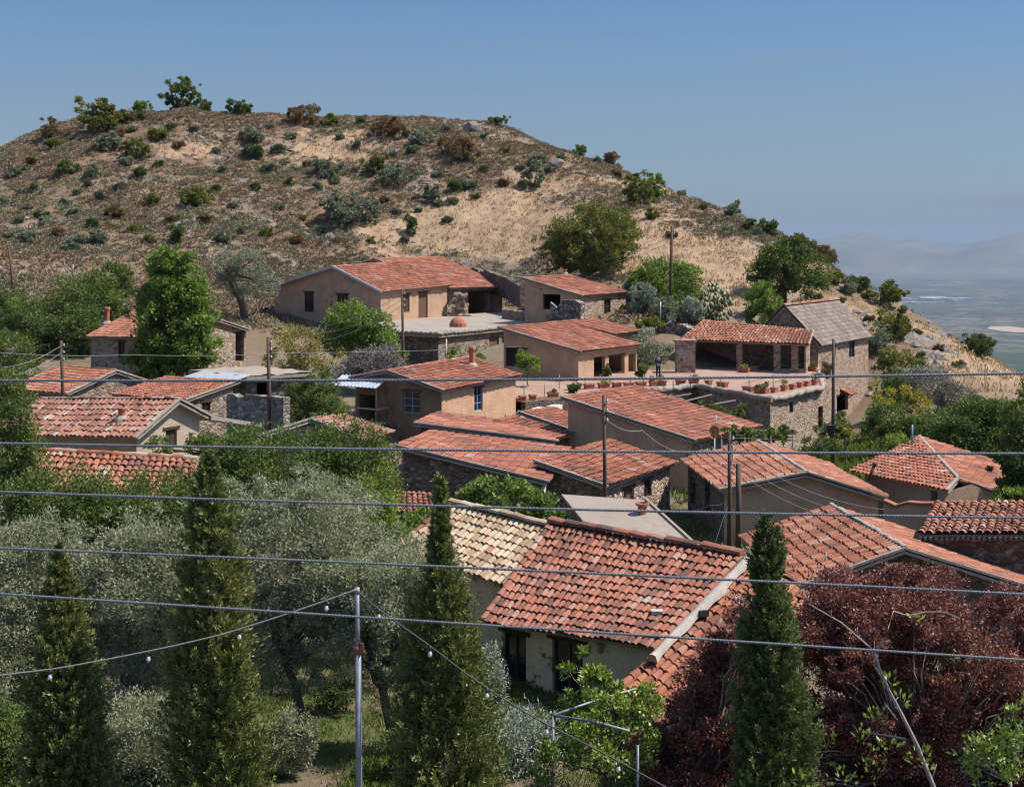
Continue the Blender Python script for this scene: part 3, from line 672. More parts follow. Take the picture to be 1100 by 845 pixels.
def tree(name,label,cat,base,blobs,leafm,n,ll,lw,trunk_r=.12,barkm='bark',group=None,seed=1,up=.3,shell=.5,cr=.28,fork=None,nl=7,lean=None,trunkpts=None,gap=0):
    """base: ground point; blobs relative to base"""
    rg=np.random.default_rng(seed); base=np.asarray(base,float)
    root=tag(empty(name,base),label,cat,group)
    B=[tuple(base+A(*b[:3]))+tuple(b[3:6]) for b in blobs]
    t=MB(); fk=base+(A(*fork) if fork is not None else A(0,0,min(b[2]-b[5]*.6 for b in blobs)))
    fk[2]=max(fk[2],base[2]+.25)
    if trunkpts is not None:
        pts=[base-A(0,0,.3)]+[base+A(*q) for q in trunkpts]; t.tube(pts,np.linspace(trunk_r,trunk_r*.65,len(pts)),8); fk=pts[-1]
    else: limb(t,base-A(0,0,.3),fk,trunk_r,trunk_r*.75,rg,5,.03,8)
    for b in B:
        c=np.array(b[:3]); r=np.array(b[3:6])
        for i in range(max(2,nl//len(B)+1)):
            e=c+rand_unit(1,rg)[0]*r*.75; mid=fk*.45+c*.55+rg.normal(0,.15,3)*r
            pp=limb(t,fk,mid,trunk_r*.5,trunk_r*.28,rg,3,.06,5); limb(t,mid,e,trunk_r*.28,trunk_r*.06,rg,3,.08,4)
    t.build('trunk',barkm,root)
    m=MB(); blob_leaves(m,B,n,ll,lw,rg,0,None,cr,shell,up); m.build('crown',leafm,root)
    return root
def bush(name,label,cat,base,w,h,leafm,n,ll,lw,group=None,seed=1,up=.5,lobes=4,kind=None,shell=.35,cr=None,dome=True,lsc=.72):
    rg=np.random.default_rng(seed); m=MB(); base=np.asarray(base,float); bl=[]; cr=cr or (.13 if w>7 else .2 if w>3 else .34); n=int(n*2.4*lsc**-2); ll*=lsc; lw*=lsc
    for i in range(lobes):
        a=rg.random()*6.28; d=(.0 if i==0 else .30)*w*(.6+.5*rg.random()); s=.62 if i==0 else .30+.16*rg.random()
        bl.append((base[0]+math.cos(a)*d,base[1]+math.sin(a)*d,base[2]+h*(.42 if i==0 else .22+.3*rg.random()),w*s*.66,w*s*.66,h*(.52 if i==0 else .36)))
    blob_leaves(m,bl,n,ll,lw,rg,0,None,cr,shell,up,floor=base[2]-.15)
    for i in range(5):
        a=rg.random()*6.28; limb(m,base-A(0,0,.2),base+A(math.cos(a)*w*.25,math.sin(a)*w*.25,h*.6),.04*h**.5,.012,rg,3,.06,4,1)
    o=m.build(name,[leafm,'bark'],None,base); return tag(o,label,cat,group,kind)
def cypress(label,top,zbase,rmax,leafm,n,seed,lean=(0,0),prof=None,size=(.088,.030)):
    """top: 3D tip, drop to zbase; feathery column of upward sprays"""
    rg=np.random.default_rng(seed); base=A(top[0]-lean[0],top[1]-lean[1],zbase); H=top[2]-zbase
    root=tag(empty('cypress_tree',base),label,'tree','cypress trees in the foreground')
    t=MB(); limb(t,base-A(0,0,.3),base+A(lean[0]*.9,lean[1]*.9,H*.93),.13,.015,rg,8,.006,8); 
    t.build('trunk','bark',root)
    pr=prof or [(0,.72),(.12,.95),(.3,1),(.5,.88),(.68,.66),(.82,.40),(.92,.2),(1,.03)]
    hs_=[p[0] for p in pr]; rs=[p[1] for p in pr]
    m=MB(); n=int(n*1.9); ns=n//42
    hc=np.linspace(0,1,200); wc=np.cumsum(.12+np.interp(hc,hs_,rs)); hh=np.interp(rg.random(ns),wc/wc[-1],hc); az=rg.random(ns)*6.283; rr=np.interp(hh,hs_,rs)*rmax*(1+.16*np.sin(az*3+hh*9)+.12*np.sin(az*2-hh*23+seed)+.20*rg.normal(size=ns))*(.5+.5*rg.random(ns)**.45)
    ctr=base+np.stack([np.cos(az)*rr+lean[0]*hh,np.sin(az)*rr+lean[1]*hh,hh*H],1)
    out=np.stack([np.cos(az),np.sin(az),np.zeros(ns)],1)
    ln=(.30+.35*rg.random(ns))*(.30+.70*np.interp(hh,hs_,rs))*min(1.2,rmax/.8)*.95
    ax=out*(.55+.35*rg.random(ns))[:,None]+A(0,0,1)*(.75+.5*rg.random(ns))[:,None]+rg.normal(0,.25,(ns,3)); ax/=np.linalg.norm(ax,axis=1,keepdims=True)
    k=42; pick=np.repeat(np.arange(ns),k); s=rg.random(ns*k); side=rand_unit(ns*k,rg)
    pos=ctr[pick]+ax[pick]*(ln[pick]*(s-.35))[:,None]+side*(ln[pick]*.24*(1-s*.8)*rg.random(ns*k))[:,None]
    dr=ax[pick]*1.0+side*.75
    tone=np.clip(.55*rg.random(ns)+.9*(vnoise(az*1.6,hh*H*1.3,seed)-.25),0,1.2); rn=np.clip(.14+.45*tone[pick]*.8+.34*s*s+.22*rg.normal(size=ns*k)*.6,0,1)
    leaf_quads(m,pos,dr,size[0],size[1],rg,0,rn)
    kc=rg.choice(ns,70); oc8=np.array([(1,0,0),(0,1,0),(-1,0,0),(0,-1,0),(0,0,1),(0,0,-1)])*.03
    for i in kc: m.add(ctr[i]+ax[i]*ln[i]*.35+out[i]*.05+oc8*(.7+.6*rg.random()),[(0,1,4),(1,2,4),(2,3,4),(3,0,4),(1,0,5),(2,1,5),(3,2,5),(0,3,5)],1)
    m.build('crown',[leafm,'cone'],root)
    return root
def box_tube(px0,py0,px1,py1): pass
# ------------------------------------------------------------------ ground, plain, mountains, air
def grid_mesh(name,u,Yr,zf,mat,rf=None):
    U,YY=np.meshgrid(u,Yr,indexing='ij'); X=(U-HX)*YY/F; Z=zf(X.ravel(),YY.ravel()).reshape(X.shape)
    idx=np.arange(U.size).reshape(U.shape); q=np.stack([idx[:-1,:-1],idx[1:,:-1],idx[1:,1:],idx[:-1,1:]],-1).reshape(-1,4)
    m=MB(); m.add(np.stack([X,YY,Z],-1).reshape(-1,3),q,0,.5 if rf is None else rf(X.ravel(),YY.ravel(),Z.ravel()),True); return m.build(name,mat)
Yr=np.concatenate([np.arange(6,110,.8),np.arange(110,250,.55),np.geomspace(250,2100,60)])
tag(grid_mesh('hillside_ground',np.arange(-400,1506,4.0),Yr,ground,'terrain',dryness),kind='structure')
def plain_z(x,y): return -600+np.clip((y-14000)/1000,0,3)*4*fbm(x/900,y/900,2,5)
tag(grid_mesh('plain',np.arange(-1500,2600,60.0),np.geomspace(1500,31000,80),plain_z,'plain'),kind='structure')
mp_=[(-1500,256),(200,262),(600,262),(780,266),(854,261),(887,256),(910,252),(934,250),(953,256),(965,259),(984,256.5),(1001,260),(1027,262.5),(1043,262),(1067,256),(1085,252),(1100,250),(1160,247),(1300,254),(2600,250)]
def mount(x,y):
    u=HX+F*x/y; c=np.interp(u,[p[0] for p in mp_],[p[1] for p in mp_]); zc=(HY-c)/F*26500
    t=np.clip((y-21500)/5000,0,1); t=t*t*(3-2*t); back=np.clip((y-26500)/5000,0,1)
    z=-602+(zc+602)*t**1.25*(1-back**1.5)
    rid=fbm(x/1600,y/2600,5,31); return z+rid*170*np.sin(np.pi*np.clip(t,0,.985))
tag(grid_mesh('mountains',np.arange(-1500,2600,8.0),np.linspace(21500,31500,60),mount,'mountain'),kind='structure')
rg=np.random.default_rng(5)
def far_boxes(name,spots,mat):
    m=MB()
    for px,py,w,h,n,wp in spots:
        for i in range(n):
            a=px+rg.normal(0,w*.4); b=py+rg.normal(0,h*.4); Y=600*F/max(b-HY,20); s=Y/F; ww=wp*s*(.4+rg.random())
            m.box(((a-HX)*s,Y,-598+ww*.12),(ww/2,ww*.4,ww*.2))
    return tag(m.build(name,mat),kind='stuff')
far_boxes('distant_town',[(1010,291,30,3,60,1.6),(1040,293,40,3,70,1.6),(985,293,20,2,20,1.4),(1075,294,30,3,40,1.4),(1000,347,60,30,40,1.5),(1060,320,80,20,45,1.5),(985,340,20,6,12,2.4),(1095,340,30,20,15,1.5),(950,308,20,2,8,1.4)],'far_white')
far_boxes('distant_greenhouses',[(975,322.5,4,.8,8,5),(1000,322.8,22,.9,16,8),(1028,323.6,16,.8,12,8),(985,326.5,24,.7,8,5)],'far_white')
m=MB(); qp=[(1060,353.5),(1064,351),(1085,351),(1100,353),(1130,354),(1140,358),(1090,357.5),(1078,356.5)]
pts=[A((a-HX)*(600*F/(b-HY))/F,600*F/(b-HY),-596) for a,b in qp]; m.prism(pts[::-1],[p-A(0,0,3) for p in pts[::-1]]); tag(m.build('sand_quarry','far_sand'),kind='structure')
hz=bpy.data.materials.new('haze'); hz.use_nodes=True; t=hz.node_tree; t.nodes.clear(); o_=t.nodes.new('ShaderNodeOutputMaterial'); v_=t.nodes.new('ShaderNodeVolumePrincipled')
v_.inputs['Color'].default_value=(.315,.415,.57,1); v_.inputs['Density'].default_value=3.4e-5; v_.inputs['Anisotropy'].default_value=0.0
t.links.new(v_.outputs[0],o_.inputs['Volume']); MAT['haze']=hz
m=MB(); m.box((0,16400,-211),(30000,16600,441)); tag(m.build('haze','haze'),kind='stuff')
# ------------------------------------------------------------------ the village
mb_=dict
aA,bA=57.,147.
DK=dict(front='mud',side0='mud',side1='mud',back='mud')
# big brown house under the hill
E0=P(410,314,130); E1=along(E0,aA,486,306.5); R0=along(E0,bA,357,286.5); B0=along(E0,bA,289,308)
HA=house('brown_house','large brown mud house at the foot of the hill with two dark gable windows',E0,E1,R0,None,B0,None,-8.9,'tile_red','mud',
 [('side0',327,314,337,335,'dark'),('side0',362,316,374,335,'dark'),('front',433,316,440,335,'shut'),('front',449.5,314,459.5,341,'door')],pitch=.26,row=.42,oa=.35,oe=.4,seed=1,ridge=True,verge=())
# fascia boards of its gable
def boards(H,mat,keys=('side0',),w=.09,h=.2,dz=.02,name='fascia'):
    root,roof,W,Q=H; QB=[h_['QB'] for h_ in HINFO.values() if h_['root'] is root][0]; m=MB()
    for q in (Q,QB):
        if q is None: continue
        m.beam(q[0]+A(0,0,dz),q[3]+A(0,0,dz),w,h)
    m.build(name,mat,roof)
boards(HA,'zinc')
E0=P(484,309.5,140); E1=along(E0,aA,549,308.5); R1=along(E1,bA,475,276.5); R0=along(R1,aA+180,402,278); 
d=unit((E1-R1)*A(1,1,0)); BB=R0+(R0-E0)*A(.45,.45,0)+A(0,0,-1.3); BB1=R1+(R0-E0)*A(.45,.45,0)+A(0,0,-1.3)
HA2=house('porch_house','house joined to the right of the big brown house, with a dark open porch',E0,E1,R0,R1,BB,BB1,-8.6,'tile_red',
 dict(front='stone',side0='mud',side1='mud',back='mud'),[('front',503,314,523,340,'void'),('front',527,314,545,338,'void')],pitch=.26,row=.42,seed=2,ridge=True,oe=.9)
m=MB(); pc=P(491,325,139.3); rgq=np.random.default_rng(4)
for i in range(26): m.box(pc+A(rgq.normal(0,.45),rgq.normal(0,.25),-1.6+i*.1),(.3+.15*rgq.random(),.3,.13),unit(A(1,rgq.normal(0,.4),rgq.normal(0,.1))))
m.build('stone_pier','stone_warm',HA2[0])
# small house above on the right
E0=P(627,318,125); E1=along(E0,aA,677,314); R0=along(E0,bA,559,298)
H3=house('stone_house','small low house with a sloping red roof below the huge round bush',E0,E1,R0,None,None,None,-8.2,'tile_red',
 dict(front='stone_warm',side0='mud',side1='stone',back='mud'),[('side0',583,316,602,332,'void'),('front',649,322,656,337,'dark')],pitch=.26,row=.42,seed=3,chim=[(607,294,.55,.16)])
# flat roofed stone house in front of the big brown one
Fc=P(472,358,115); a_=A(math.cos(R(aA)),math.sin(R(aA)),0); b_=A(math.cos(R(bA)),math.sin(R(bA)),0)
def flat_house(name,label,Fc,la,lb,a,b,th,roofm,walls,zb,ops=(),over=.35,edge='rope_edge',cat='house',dz=0,seed=1):
    c=Fc+a*la/2+b*lb/2; root=tag(empty(name,(c[0],c[1],zb)),label,cat)
    rg=np.random.default_rng(seed); m=MB(); n=10
    U,Vv=np.meshgrid(np.linspace(0,1,n),np.linspace(0,1,n),indexing='ij'); G=Fc+(U[...,None]*la*a)+(Vv[...,None]*lb*b); G[...,2]+=.05*rg.normal(size=(n,n))+dz*Vv
    idx=np.arange(n*n).reshape(n,n); q=np.stack([idx[:-1,:-1],idx[1:,:-1],idx[1:,1:],idx[:-1,1:]],-1).reshape(-1,4); m.add(G.reshape(-1,3),q,0,.5,True)
    k=[Fc,Fc+a*la,Fc+a*la+b*lb+A(0,0,dz),Fc+b*lb+A(0,0,dz)]; k=[p-A(0,0,.06) for p in k]; m.prism(k,[p-A(0,0,th) for p in k],1)
    roof=m.build('roof',[roofm,edge],root)
    if edge=='rope_edge':
        m=MB()
        for s,e in ((k[3],k[0]),(k[0],k[1])):
            L=np.linalg.norm(e-s); nn=int(L/.5)
            for i in range(nn): p=s+(e-s)*(i/nn); q_=s+(e-s)*((i+1.1)/nn); m.tube([p+A(0,0,rg.normal(.02,.03)),(p+q_)/2+A(0,0,rg.normal(.04,.03)),q_+A(0,0,rg.normal(.02,.03))],[.11,.15+.03*rg.random(),.11],6)
        m.build('roof_edge','rope_edge',roof)
    f0=Fc+(a+b)*over; f1=Fc+a*(la-over)+b*over; k0=Fc+a*over+b*(lb-over); k1=Fc+a*(la-over)+b*(lb-over)
    cen=(f0+k1)[:2]/2; W={}; wm=MB(); keys=sorted(set(walls.values()))
    for nm,p,q_ in (('front',f0,f1),('side0',f0,k0),('side1',f1,k1),('back',k0,k1)):
        p0,p1=p[:2],q_[:2]; L=np.linalg.norm(p1-p0); d=(p1-p0)/L; nin=A(-d[1],d[0]); nin=nin if np.dot(cen-p0,nin)>0 else -nin
        w=dict(p0=p0,p1=p1,top=[(0,Fc[2]-.08),(L,Fc[2]-.08)],nin=nin); W[nm]=w; oo=[]
        for op in ops:
            if op[0]!=nm: continue
            (s0,z1),(s1,_),(_,z0)=px_on_wall(w,op[1],op[2]),px_on_wall(w,op[3],op[2]),px_on_wall(w,op[1],op[4]); s0,s1=sorted((s0,s1)); s0=max(.08,s0); s1=min(L-.08,s1); z0=max(z0,zb+.02); z1=min(z1,Fc[2]-.15)
            if s1-s0<.1 or z1-z0<.1: print('opening off',name,op); continue
            oo.append((s0,s1,z0,z1)); opening_parts(root,w,oo[-1],op[5])
        wall_face(wm,p0,p1,zb-.6,w['top'],oo,nin,keys.index(walls[nm]))
    wm.build('wall',keys,root); return root,roof,W
yd=[(-15,127.5),(-.5,123.4),(5.2,125.6),(6,134),(2,148),(-6,141)]
yp=[A(x,y,-7.73+.012*(y-123)) for x,y in yd]; m=MB(); m.prism(yp,[p-A(0,0,.3) for p in yp]); tag(m.build('earth_yard','earth_roof'),kind='structure')
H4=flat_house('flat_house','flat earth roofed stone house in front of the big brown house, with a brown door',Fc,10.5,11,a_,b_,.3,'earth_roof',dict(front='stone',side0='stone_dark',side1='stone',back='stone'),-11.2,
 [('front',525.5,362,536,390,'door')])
m=MB(); o0=P(492,346.5,118.5); m.lathe(o0-A(0,0,.35),[(.75,0),(.72,.3),(.55,.6),(.3,.8),(.05,.87)],12); tag(m.build('clay_oven','terracotta',None,o0-A(0,0,.35)),'small rounded terracotta oven on the flat earth roof','oven')
# brown house with the columned porch on the terrace
E0=P(663,359.5,115); E1=along(E0,aA,691,355); R0=along(E0,bA,604,345)
H5b=house('back_house','low red roof standing just behind the brown columned porch house',E0,E1,R0,None,None,None,-11,'tile_red','mud',(),pitch=.26,row=.42,seed=5,verge=())
E0=P(625,378,105); E1=along(E0,aA,691,370); R0=along(E0,bA,534,351)
H5=house('columned_house','brown mud house with a columned porch facing the paved terrace',E0,E1,R0,None,None,None,-10.75,'tile_red','mud',
 [('side0',543,374,556,393,'dark'),('side0',557,375,565,393,'blue'),('front',638,383,650,407,'void'),('front',654,382,671,405,'void'),('front',675,380,683,402,'void')],pitch=.26,row=.42,oe=.45,seed=6)
# a glazed door inside the porch
# mud house with blue windows and balcony
E0=P(477,419.5,85.7); E1=along(E0,aA,562,403); R0=along(E0,bA,416,398); B0=along(E0,bA,375,405.5)
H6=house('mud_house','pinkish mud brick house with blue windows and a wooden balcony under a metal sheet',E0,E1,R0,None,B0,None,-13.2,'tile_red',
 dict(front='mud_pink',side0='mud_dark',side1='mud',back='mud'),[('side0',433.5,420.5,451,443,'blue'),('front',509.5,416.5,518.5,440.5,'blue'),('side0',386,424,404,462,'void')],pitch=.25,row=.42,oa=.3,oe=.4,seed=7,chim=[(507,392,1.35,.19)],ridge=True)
root,roof,W,Q=H6; w=W['side0']; L=np.linalg.norm(w['p1']-w['p0']); d=A(*((w['p1']-w['p0'])/L),0); out=-A(*w['nin'],0)
def on6(px,py,o): s,z=px_on_wall(w,px,py); return A(*w['p0'],0)+d*s+out*o+A(0,0,z)
s_r,_=px_on_wall(w,418,420); s_l,_=px_on_wall(w,384,420)
base6=A(*w['p0'],0)
m=MB(); zt=-9.05
c1=base6+d*s_r+A(0,0,zt+.35); c2=base6+d*(s_l+1.2)+A(0,0,zt+.35); q=[c1+out*1.25-A(0,0,.55),c2+out*1.25-A(0,0,.55),c2,c1]
nn=26; V=[]
for i in range(nn+1):
    t=i/nn; r=.025*math.cos(i*math.pi)
    for e in (q[0]*(1-t)+q[1]*t, q[3]*(1-t)+q[2]*t): V.append(e+A(0,0,r))
V+= [v-A(0,0,.02) for v in V]
n2=2*(nn+1); m.add(V,[(2*i,2*i+2,2*i+3,2*i+1) for i in range(nn)]+[(n2+2*i+1,n2+2*i+3,n2+2*i+2,n2+2*i) for i in range(nn)]); m.build('awning','zinc',root)
zfl=-11.55
m=MB()
for i in range(6): m.beam(base6+d*s_r+out*(.1+i*.2)+A(0,0,zfl),base6+d*(s_l+.9)+out*(.1+i*.2)+A(0,0,zfl),.17,.05)
bal=m.build('balcony_floor','wood_pale',root)
for s in (s_r+.15,(s_r+s_l+.9)/2,s_l+.8):
    m=MB(); m.beam(base6+d*s+out*1.15+A(0,0,-13.3),base6+d*s+out*1.15+A(0,0,zt-.24),.1,.1,up=(0,1,0)); m.build('balcony_post','wood_grey',root)
m=MB(); m.beam(base6+d*(s_r-.1)+out*1.15+A(0,0,zfl+.95),base6+d*(s_l+.9)+out*1.15+A(0,0,zfl+.95),.07,.09); m.beam(base6+d*s_r+out*.05+A(0,0,zfl+.96),base6+d*s_r+out*1.15+A(0,0,zfl+.96),.07,.09); m.build('balcony_rail','wood_pale',root)
# wide low roofs in the middle
H7b=house('annex','red tiled annex roof running up against the lit wall of the mud house',P(600,474,73.6),P(572,456,79),P(444,454,72),P(470,442.5,79.3),None,None,-13.2,'tile_red','stone_dark',(),pitch=.25,row=.42,seed=8,verge=('side0',),oa=.3)
H7c=house('shed','small red tiled lean to at the right end of the annex roof',P(596,472,75.5),along(P(596,472,75.5),aA,620,465),along(P(596,472,75.5),bA,527,452.5),None,None,None,-13.2,'tile_red','stone_dark',(),pitch=.25,row=.42,seed=9,verge=())
H7=house('stone_barn','wide red roofed barn in the village middle with a long dark stone wall',P(590,518,62),P(613,481,72),P(424,478,63.3),P(461,463,70.6),None,None,-13.3,'tile_red',
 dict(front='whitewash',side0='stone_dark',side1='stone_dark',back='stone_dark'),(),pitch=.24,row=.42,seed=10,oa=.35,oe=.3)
E0=P(610,460.5,82); E1=along(E0,aA,647,455); R0=along(E0,bA,556,442)
H8=house('shed','small red tiled shed just below the terrace edge behind the utility pole',E0,E1,R0,None,None,None,-13.2,'tile_red','mud_dark',(),pitch=.25,row=.42,seed=12)
E0=P(748,473.5,73); E1=along(E0,aA,819,457); R0=along(E0,bA,602,426)
H9=house('long_house','long house below the terrace with a broad red roof and brown side wall',E0,E1,R0,None,None,None,-13.8,'tile_red',dict(front='stone',side0='mud',side1='mud',back='mud'),
 (),pitch=.25,row=.42,seed=13)
E0=P(653,522.5,62); E1=along(E0,aA,729,497); R0=step(E0,bA,3.9,.82)
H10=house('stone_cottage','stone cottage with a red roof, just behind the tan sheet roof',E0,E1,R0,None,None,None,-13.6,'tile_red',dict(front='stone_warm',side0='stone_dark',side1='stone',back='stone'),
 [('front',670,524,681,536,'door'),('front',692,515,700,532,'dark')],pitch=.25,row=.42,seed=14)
# house with the gable towards the camera
E0=P(772,526,60); R0=along(E0,3,867,508); B0=along(E0,3,953,535); E1=along(E0,94,731,494); R1=R0+(E1-E0)*A(1,1,0)+A(0,0,.1); B1=B0+(R1-R0)
H11=house('gabled_house','red roofed house with a broad brown gable facing the camera, behind the two poles',E0,E1,R0,R1,B0,B1,-13.8,'tile_orange',
 dict(front='stone_dark',side0='mud',side1='mud',back='mud'),[('front',741,512,747,540,'void'),('front',757,516,763,548,'void')],pitch=.30,row=.42,oa=.3,oe=.3,seed=15,ridge='mortar')
# right hand houses
H12=house('grey_house','red roofed house with a grey plastered wall, furthest right behind the big green trees',P(1017,527,60),P(915,505.5,66),P(1029,514,61.5),P(988,470,72),P(1074,530,61),P(1090,500,70),-13.9,'tile_red',
 dict(front='grey_plaster',side0='mud',side1='mud',back='mud'),[('front',1000,522,1007,540,'void')],pitch=.26,row=.42,oa=.25,oe=.25,seed=16,ridge='mortar',clip=True)
def low_wall(label,pts,h,mat,th=.4,name='stone_wall',cat='wall',coping=None,seed=1,rub=False):
    """pts: 3D points along the top"""
    rg=np.random.default_rng(seed); c=sum(pts)/len(pts); m=MB(); 
    P_=[np.array(p,float) for p in pts]; T=[]
    for a,b in zip(P_[:-1],P_[1:]):
        n=max(2,int(np.linalg.norm(b-a)/.5)); T+=[a+(b-a)*i/n for i in range(n)]
    T.append(P_[-1]); T=np.array(T); jz=rg.normal(0,.05 if not rub else .13,len(T)); T[:,2]+=jz
    dd=np.gradient(T[:,:2],axis=0); dd/=np.linalg.norm(dd,axis=1,keepdims=True)+1e-9; nn=np.stack([-dd[:,1],dd[:,0],0*dd[:,0]],1)*th/2
    V=[];k=len(T)
    hh=np.broadcast_to(np.asarray(h,float),(k,))
    for i in range(k): V+=[T[i]-nn[i],T[i]+nn[i],T[i]+nn[i]-A(0,0,hh[i]),T[i]-nn[i]-A(0,0,hh[i])]
    fs=[]
    for i in range(k-1):
        a,b=4*i,4*i+4
        for j in range(4): fs.append((a+j,b+j,b+(j+1)%4,a+(j+1)%4))
    fs+= [(0,1,2,3),(4*k-1,4*k-2,4*k-3,4*k-4)]; m.add(V,fs); o=m.build(name,mat,None,(c[0],c[1],c[2]-float(np.mean(hh)))); tag(o,label,cat)
    if coping:
        m=MB()
        for i in range(k-1): m.beam(T[i]+A(0,0,.05),T[i+1]+A(0,0,.05),th+.1,.1)
        m.build('coping',coping,o)
    return o
low_wall('brown garden wall with broken tile coping between the gabled house and the grey house',[P(950,541,58.5),P(1003,541,57.5)],3.2,'mud',.35,'garden_wall',coping='tile_red',seed=3)
H13=house('long_outbuilding','low stone outbuilding at the right edge with large bumpy roof tiles',P(985,573,50),P(1180,573,50),P(1004,540,54.5),P(1180,539,54.5),None,None,-13.7,'tile_weathered','stone_dark',(),pitch=.29,row=.42,oa=.3,oe=.35,seed=17,verge=())
m=MB()
for i in range(34):
    t=(i+.5)/34; p=H13[3][0]*(1-t)+H13[3][1]*t; m.box(p+A(0,.1,-.17),(.05,.18,.05))
m.build('rafter','wood_grey',H13[1])
R0=P(972,589,46); E0=along(R0,185.7,858,630); ba=95.7
R1=along(R0,ba,893,543); E1=E0+(R1-R0)*A(1,1,0)+A(0,0,.05); B0=R0+A(7.96,.8,-2.6); B1=R1+A(7.96,.8,-2.6)
H14=house('red_house','large red roofed house with a stone gable just above the big dark red tree',E0,E1,R0,R1,B0,B1,-14.2,'tile_orange','stone_dark',(),pitch=.27,row=.42,oa=.3,oe=.35,seed=18,ridge='mortar')
# front house: red part, straw coloured part and lower right part
E0=P(705,697,36); E1=P(519,668,39.8); R0=P(800,598,39.4); R1=P(593,563,43.9)
H15=house('front_house','nearest cream plastered house with big dark red barrel tiles, in the centre',E0,E1,R0,R1,R0+A(2.0,2.4,-1.3),R1+A(2.0,2.4,-1.3),-12.6,'tile_weathered',
 dict(front='old_plaster',side0='stone',side1='stone',back='stone'),[('front',538,680,565,731,'dark'),('front',593,689,626,775,'wood')],pitch=.235,row=.37,oa=.35,oe=.5,seed=20,verge=(),hgt=.085)
root,roof,W,Q=H15
m=MB(); capline(m,R0+A(-.05,0,.09),R1+A(0,0,.09),.2,5,0,.62); m.build('ridge_cap','tile_weathered',roof)
m=MB(); rgm=np.random.default_rng(2); ts=np.linspace(-.02,1.1,30); cn=np.array([R0*(1-t)+E0*t+A(.14,-.1,.09) for t in ts]); sd3=unit(np.cross(E0-R0,(0,0,1))); V=[]
for i,c in enumerate(cn):
    w_=.11+.03*fbm(np.array([i*.35]),np.array([.5]),3,4)[0]*2; c=c+sd3*.05*fbm(np.array([i*.3]),np.array([3.5]),2,5)[0]; h_=.09+.05*rgm.random()
    V+=[c-sd3*w_*1.3-A(0,0,.12),c-sd3*w_*(.7+.3*rgm.random())+A(0,0,h_*.35),c+A(0,0,h_*.5),c+sd3*w_*(.7+.3*rgm.random())+A(0,0,h_*.3),c+sd3*w_*1.3-A(0,0,.12)]
m.add(V,[(5*i+j,5*i+j+1,5*i+j+6,5*i+j+5) for i in range(29) for j in range(4)]+[(0,1,2,3,4),(149,148,147,146,145)],0,.5,True)
m.build('mortar_valley','mortar_pale',roof)
m=MB(); p=roof_hit(Q,706,661)+A(0,0,.1); m.box(p,(.16,.12,.05)); m.build('roof_slate','concrete',roof)
YE1=P(426,590,44.8); YR1=P(485,541.5,46.65)
YR0=R1+A(.12,-.1,-.12); YE0=P(537,622,41.6)-A(0,0,.12)
m=MB(); capline(m,R1+A(-.02,.02,.05),E1+A(-.02,.02,.05),.10,31,0,.36); m.build('verge_tiles','tile_weathered',roof)
H15y=house('straw_roofed_house','house with pale straw coloured barrel tiles joined to the left of the nearest red roof',YE0,YE1,YR0,YR1,YR0+A(2.0,2.4,-1.3),YR1+A(2.0,2.4,-1.3),-12.6,'tile_straw',
 dict(front='old_plaster',side0='stone',side1='whitewash',back='stone'),(),pitch=.235,row=.37,oa=.3,oe=.4,seed=21,verge=(),hgt=.085)
m=MB(); capline(m,YR0+A(0,0,.08),YR1+A(0,0,.08),.17,8,0,.5); m.build('ridge_cap','tile_straw',H15y[1])
m=MB(); capline(m,YR1+A(0,0,.06),YE1+A(0,0,.06),.14,9,0,.45); m.build('verge_tiles','tile_orange',H15y[1])
H15b=house('lean_to','lean to with red barrel tiles, right of the pale mortar strip',P(745,803,32.8),P(657,743,35),P(880,642,37.2),P(804,610,39.2),None,None,-12.8,'tile_orange','stone',(),pitch=.235,row=.37,oa=.2,oe=.3,seed=22,verge=(),hgt=.085)
m=MB(); p=roof_hit(H15b[3],756,665)+A(0,0,.16); m.box(p,(.13,.05,.08),(.95,.3,0),(-.3,.95,0)); m.box(p-A(0,0,.13),(.015,.015,.08)); tag(m.build('floodlight','black_metal',None,p-A(0,0,.2)),'small dark floodlight standing on the lean to roof','lamp')
# tan sheet roof
k=[P(603,530.5,54.6),P(694,537,53.2),P(748,586,47.7),P(640,576,49.2)]
c=sum(k)/4; H16=tag(empty('sheet_roofed_shed',(c[0],c[1],-13.2)),'shed with a smooth tan sheet roof and a small clay chimney','shed')
m=MB(); m.prism(k[::-1],[p-A(0,0,.12) for p in k[::-1]]); m.box((k[1]+k[2])/2+A(0,0,.02),(np.linalg.norm(k[2]-k[1])/2,.05,.05),unit(k[2]-k[1]),(1,0,0)); rf=m.build('roof','sheet_tan',H16)
m=MB(); kk=[c*.1+p*.9 for p in k]
for a,b in zip(kk,kk[1:]+kk[:1]): wall_face(m,a,b,-13.8,[(0,a[2]-.1),(np.linalg.norm((b-a)[:2]),b[2]-.1)],[],unit((c-(a+b)/2)[:2]),0)
m.build('wall','stone',H16)
pt=roof_hit((k[3],k[2],k[1],k[0]),690,552); m=MB(); m.lathe(pt-A(0,0,.05),[(.16,0),(.17,.35),(.25,.38),(.26,.46),(.2,.47),(.15,.2)],10); m.build('chimney','terracotta',rf)
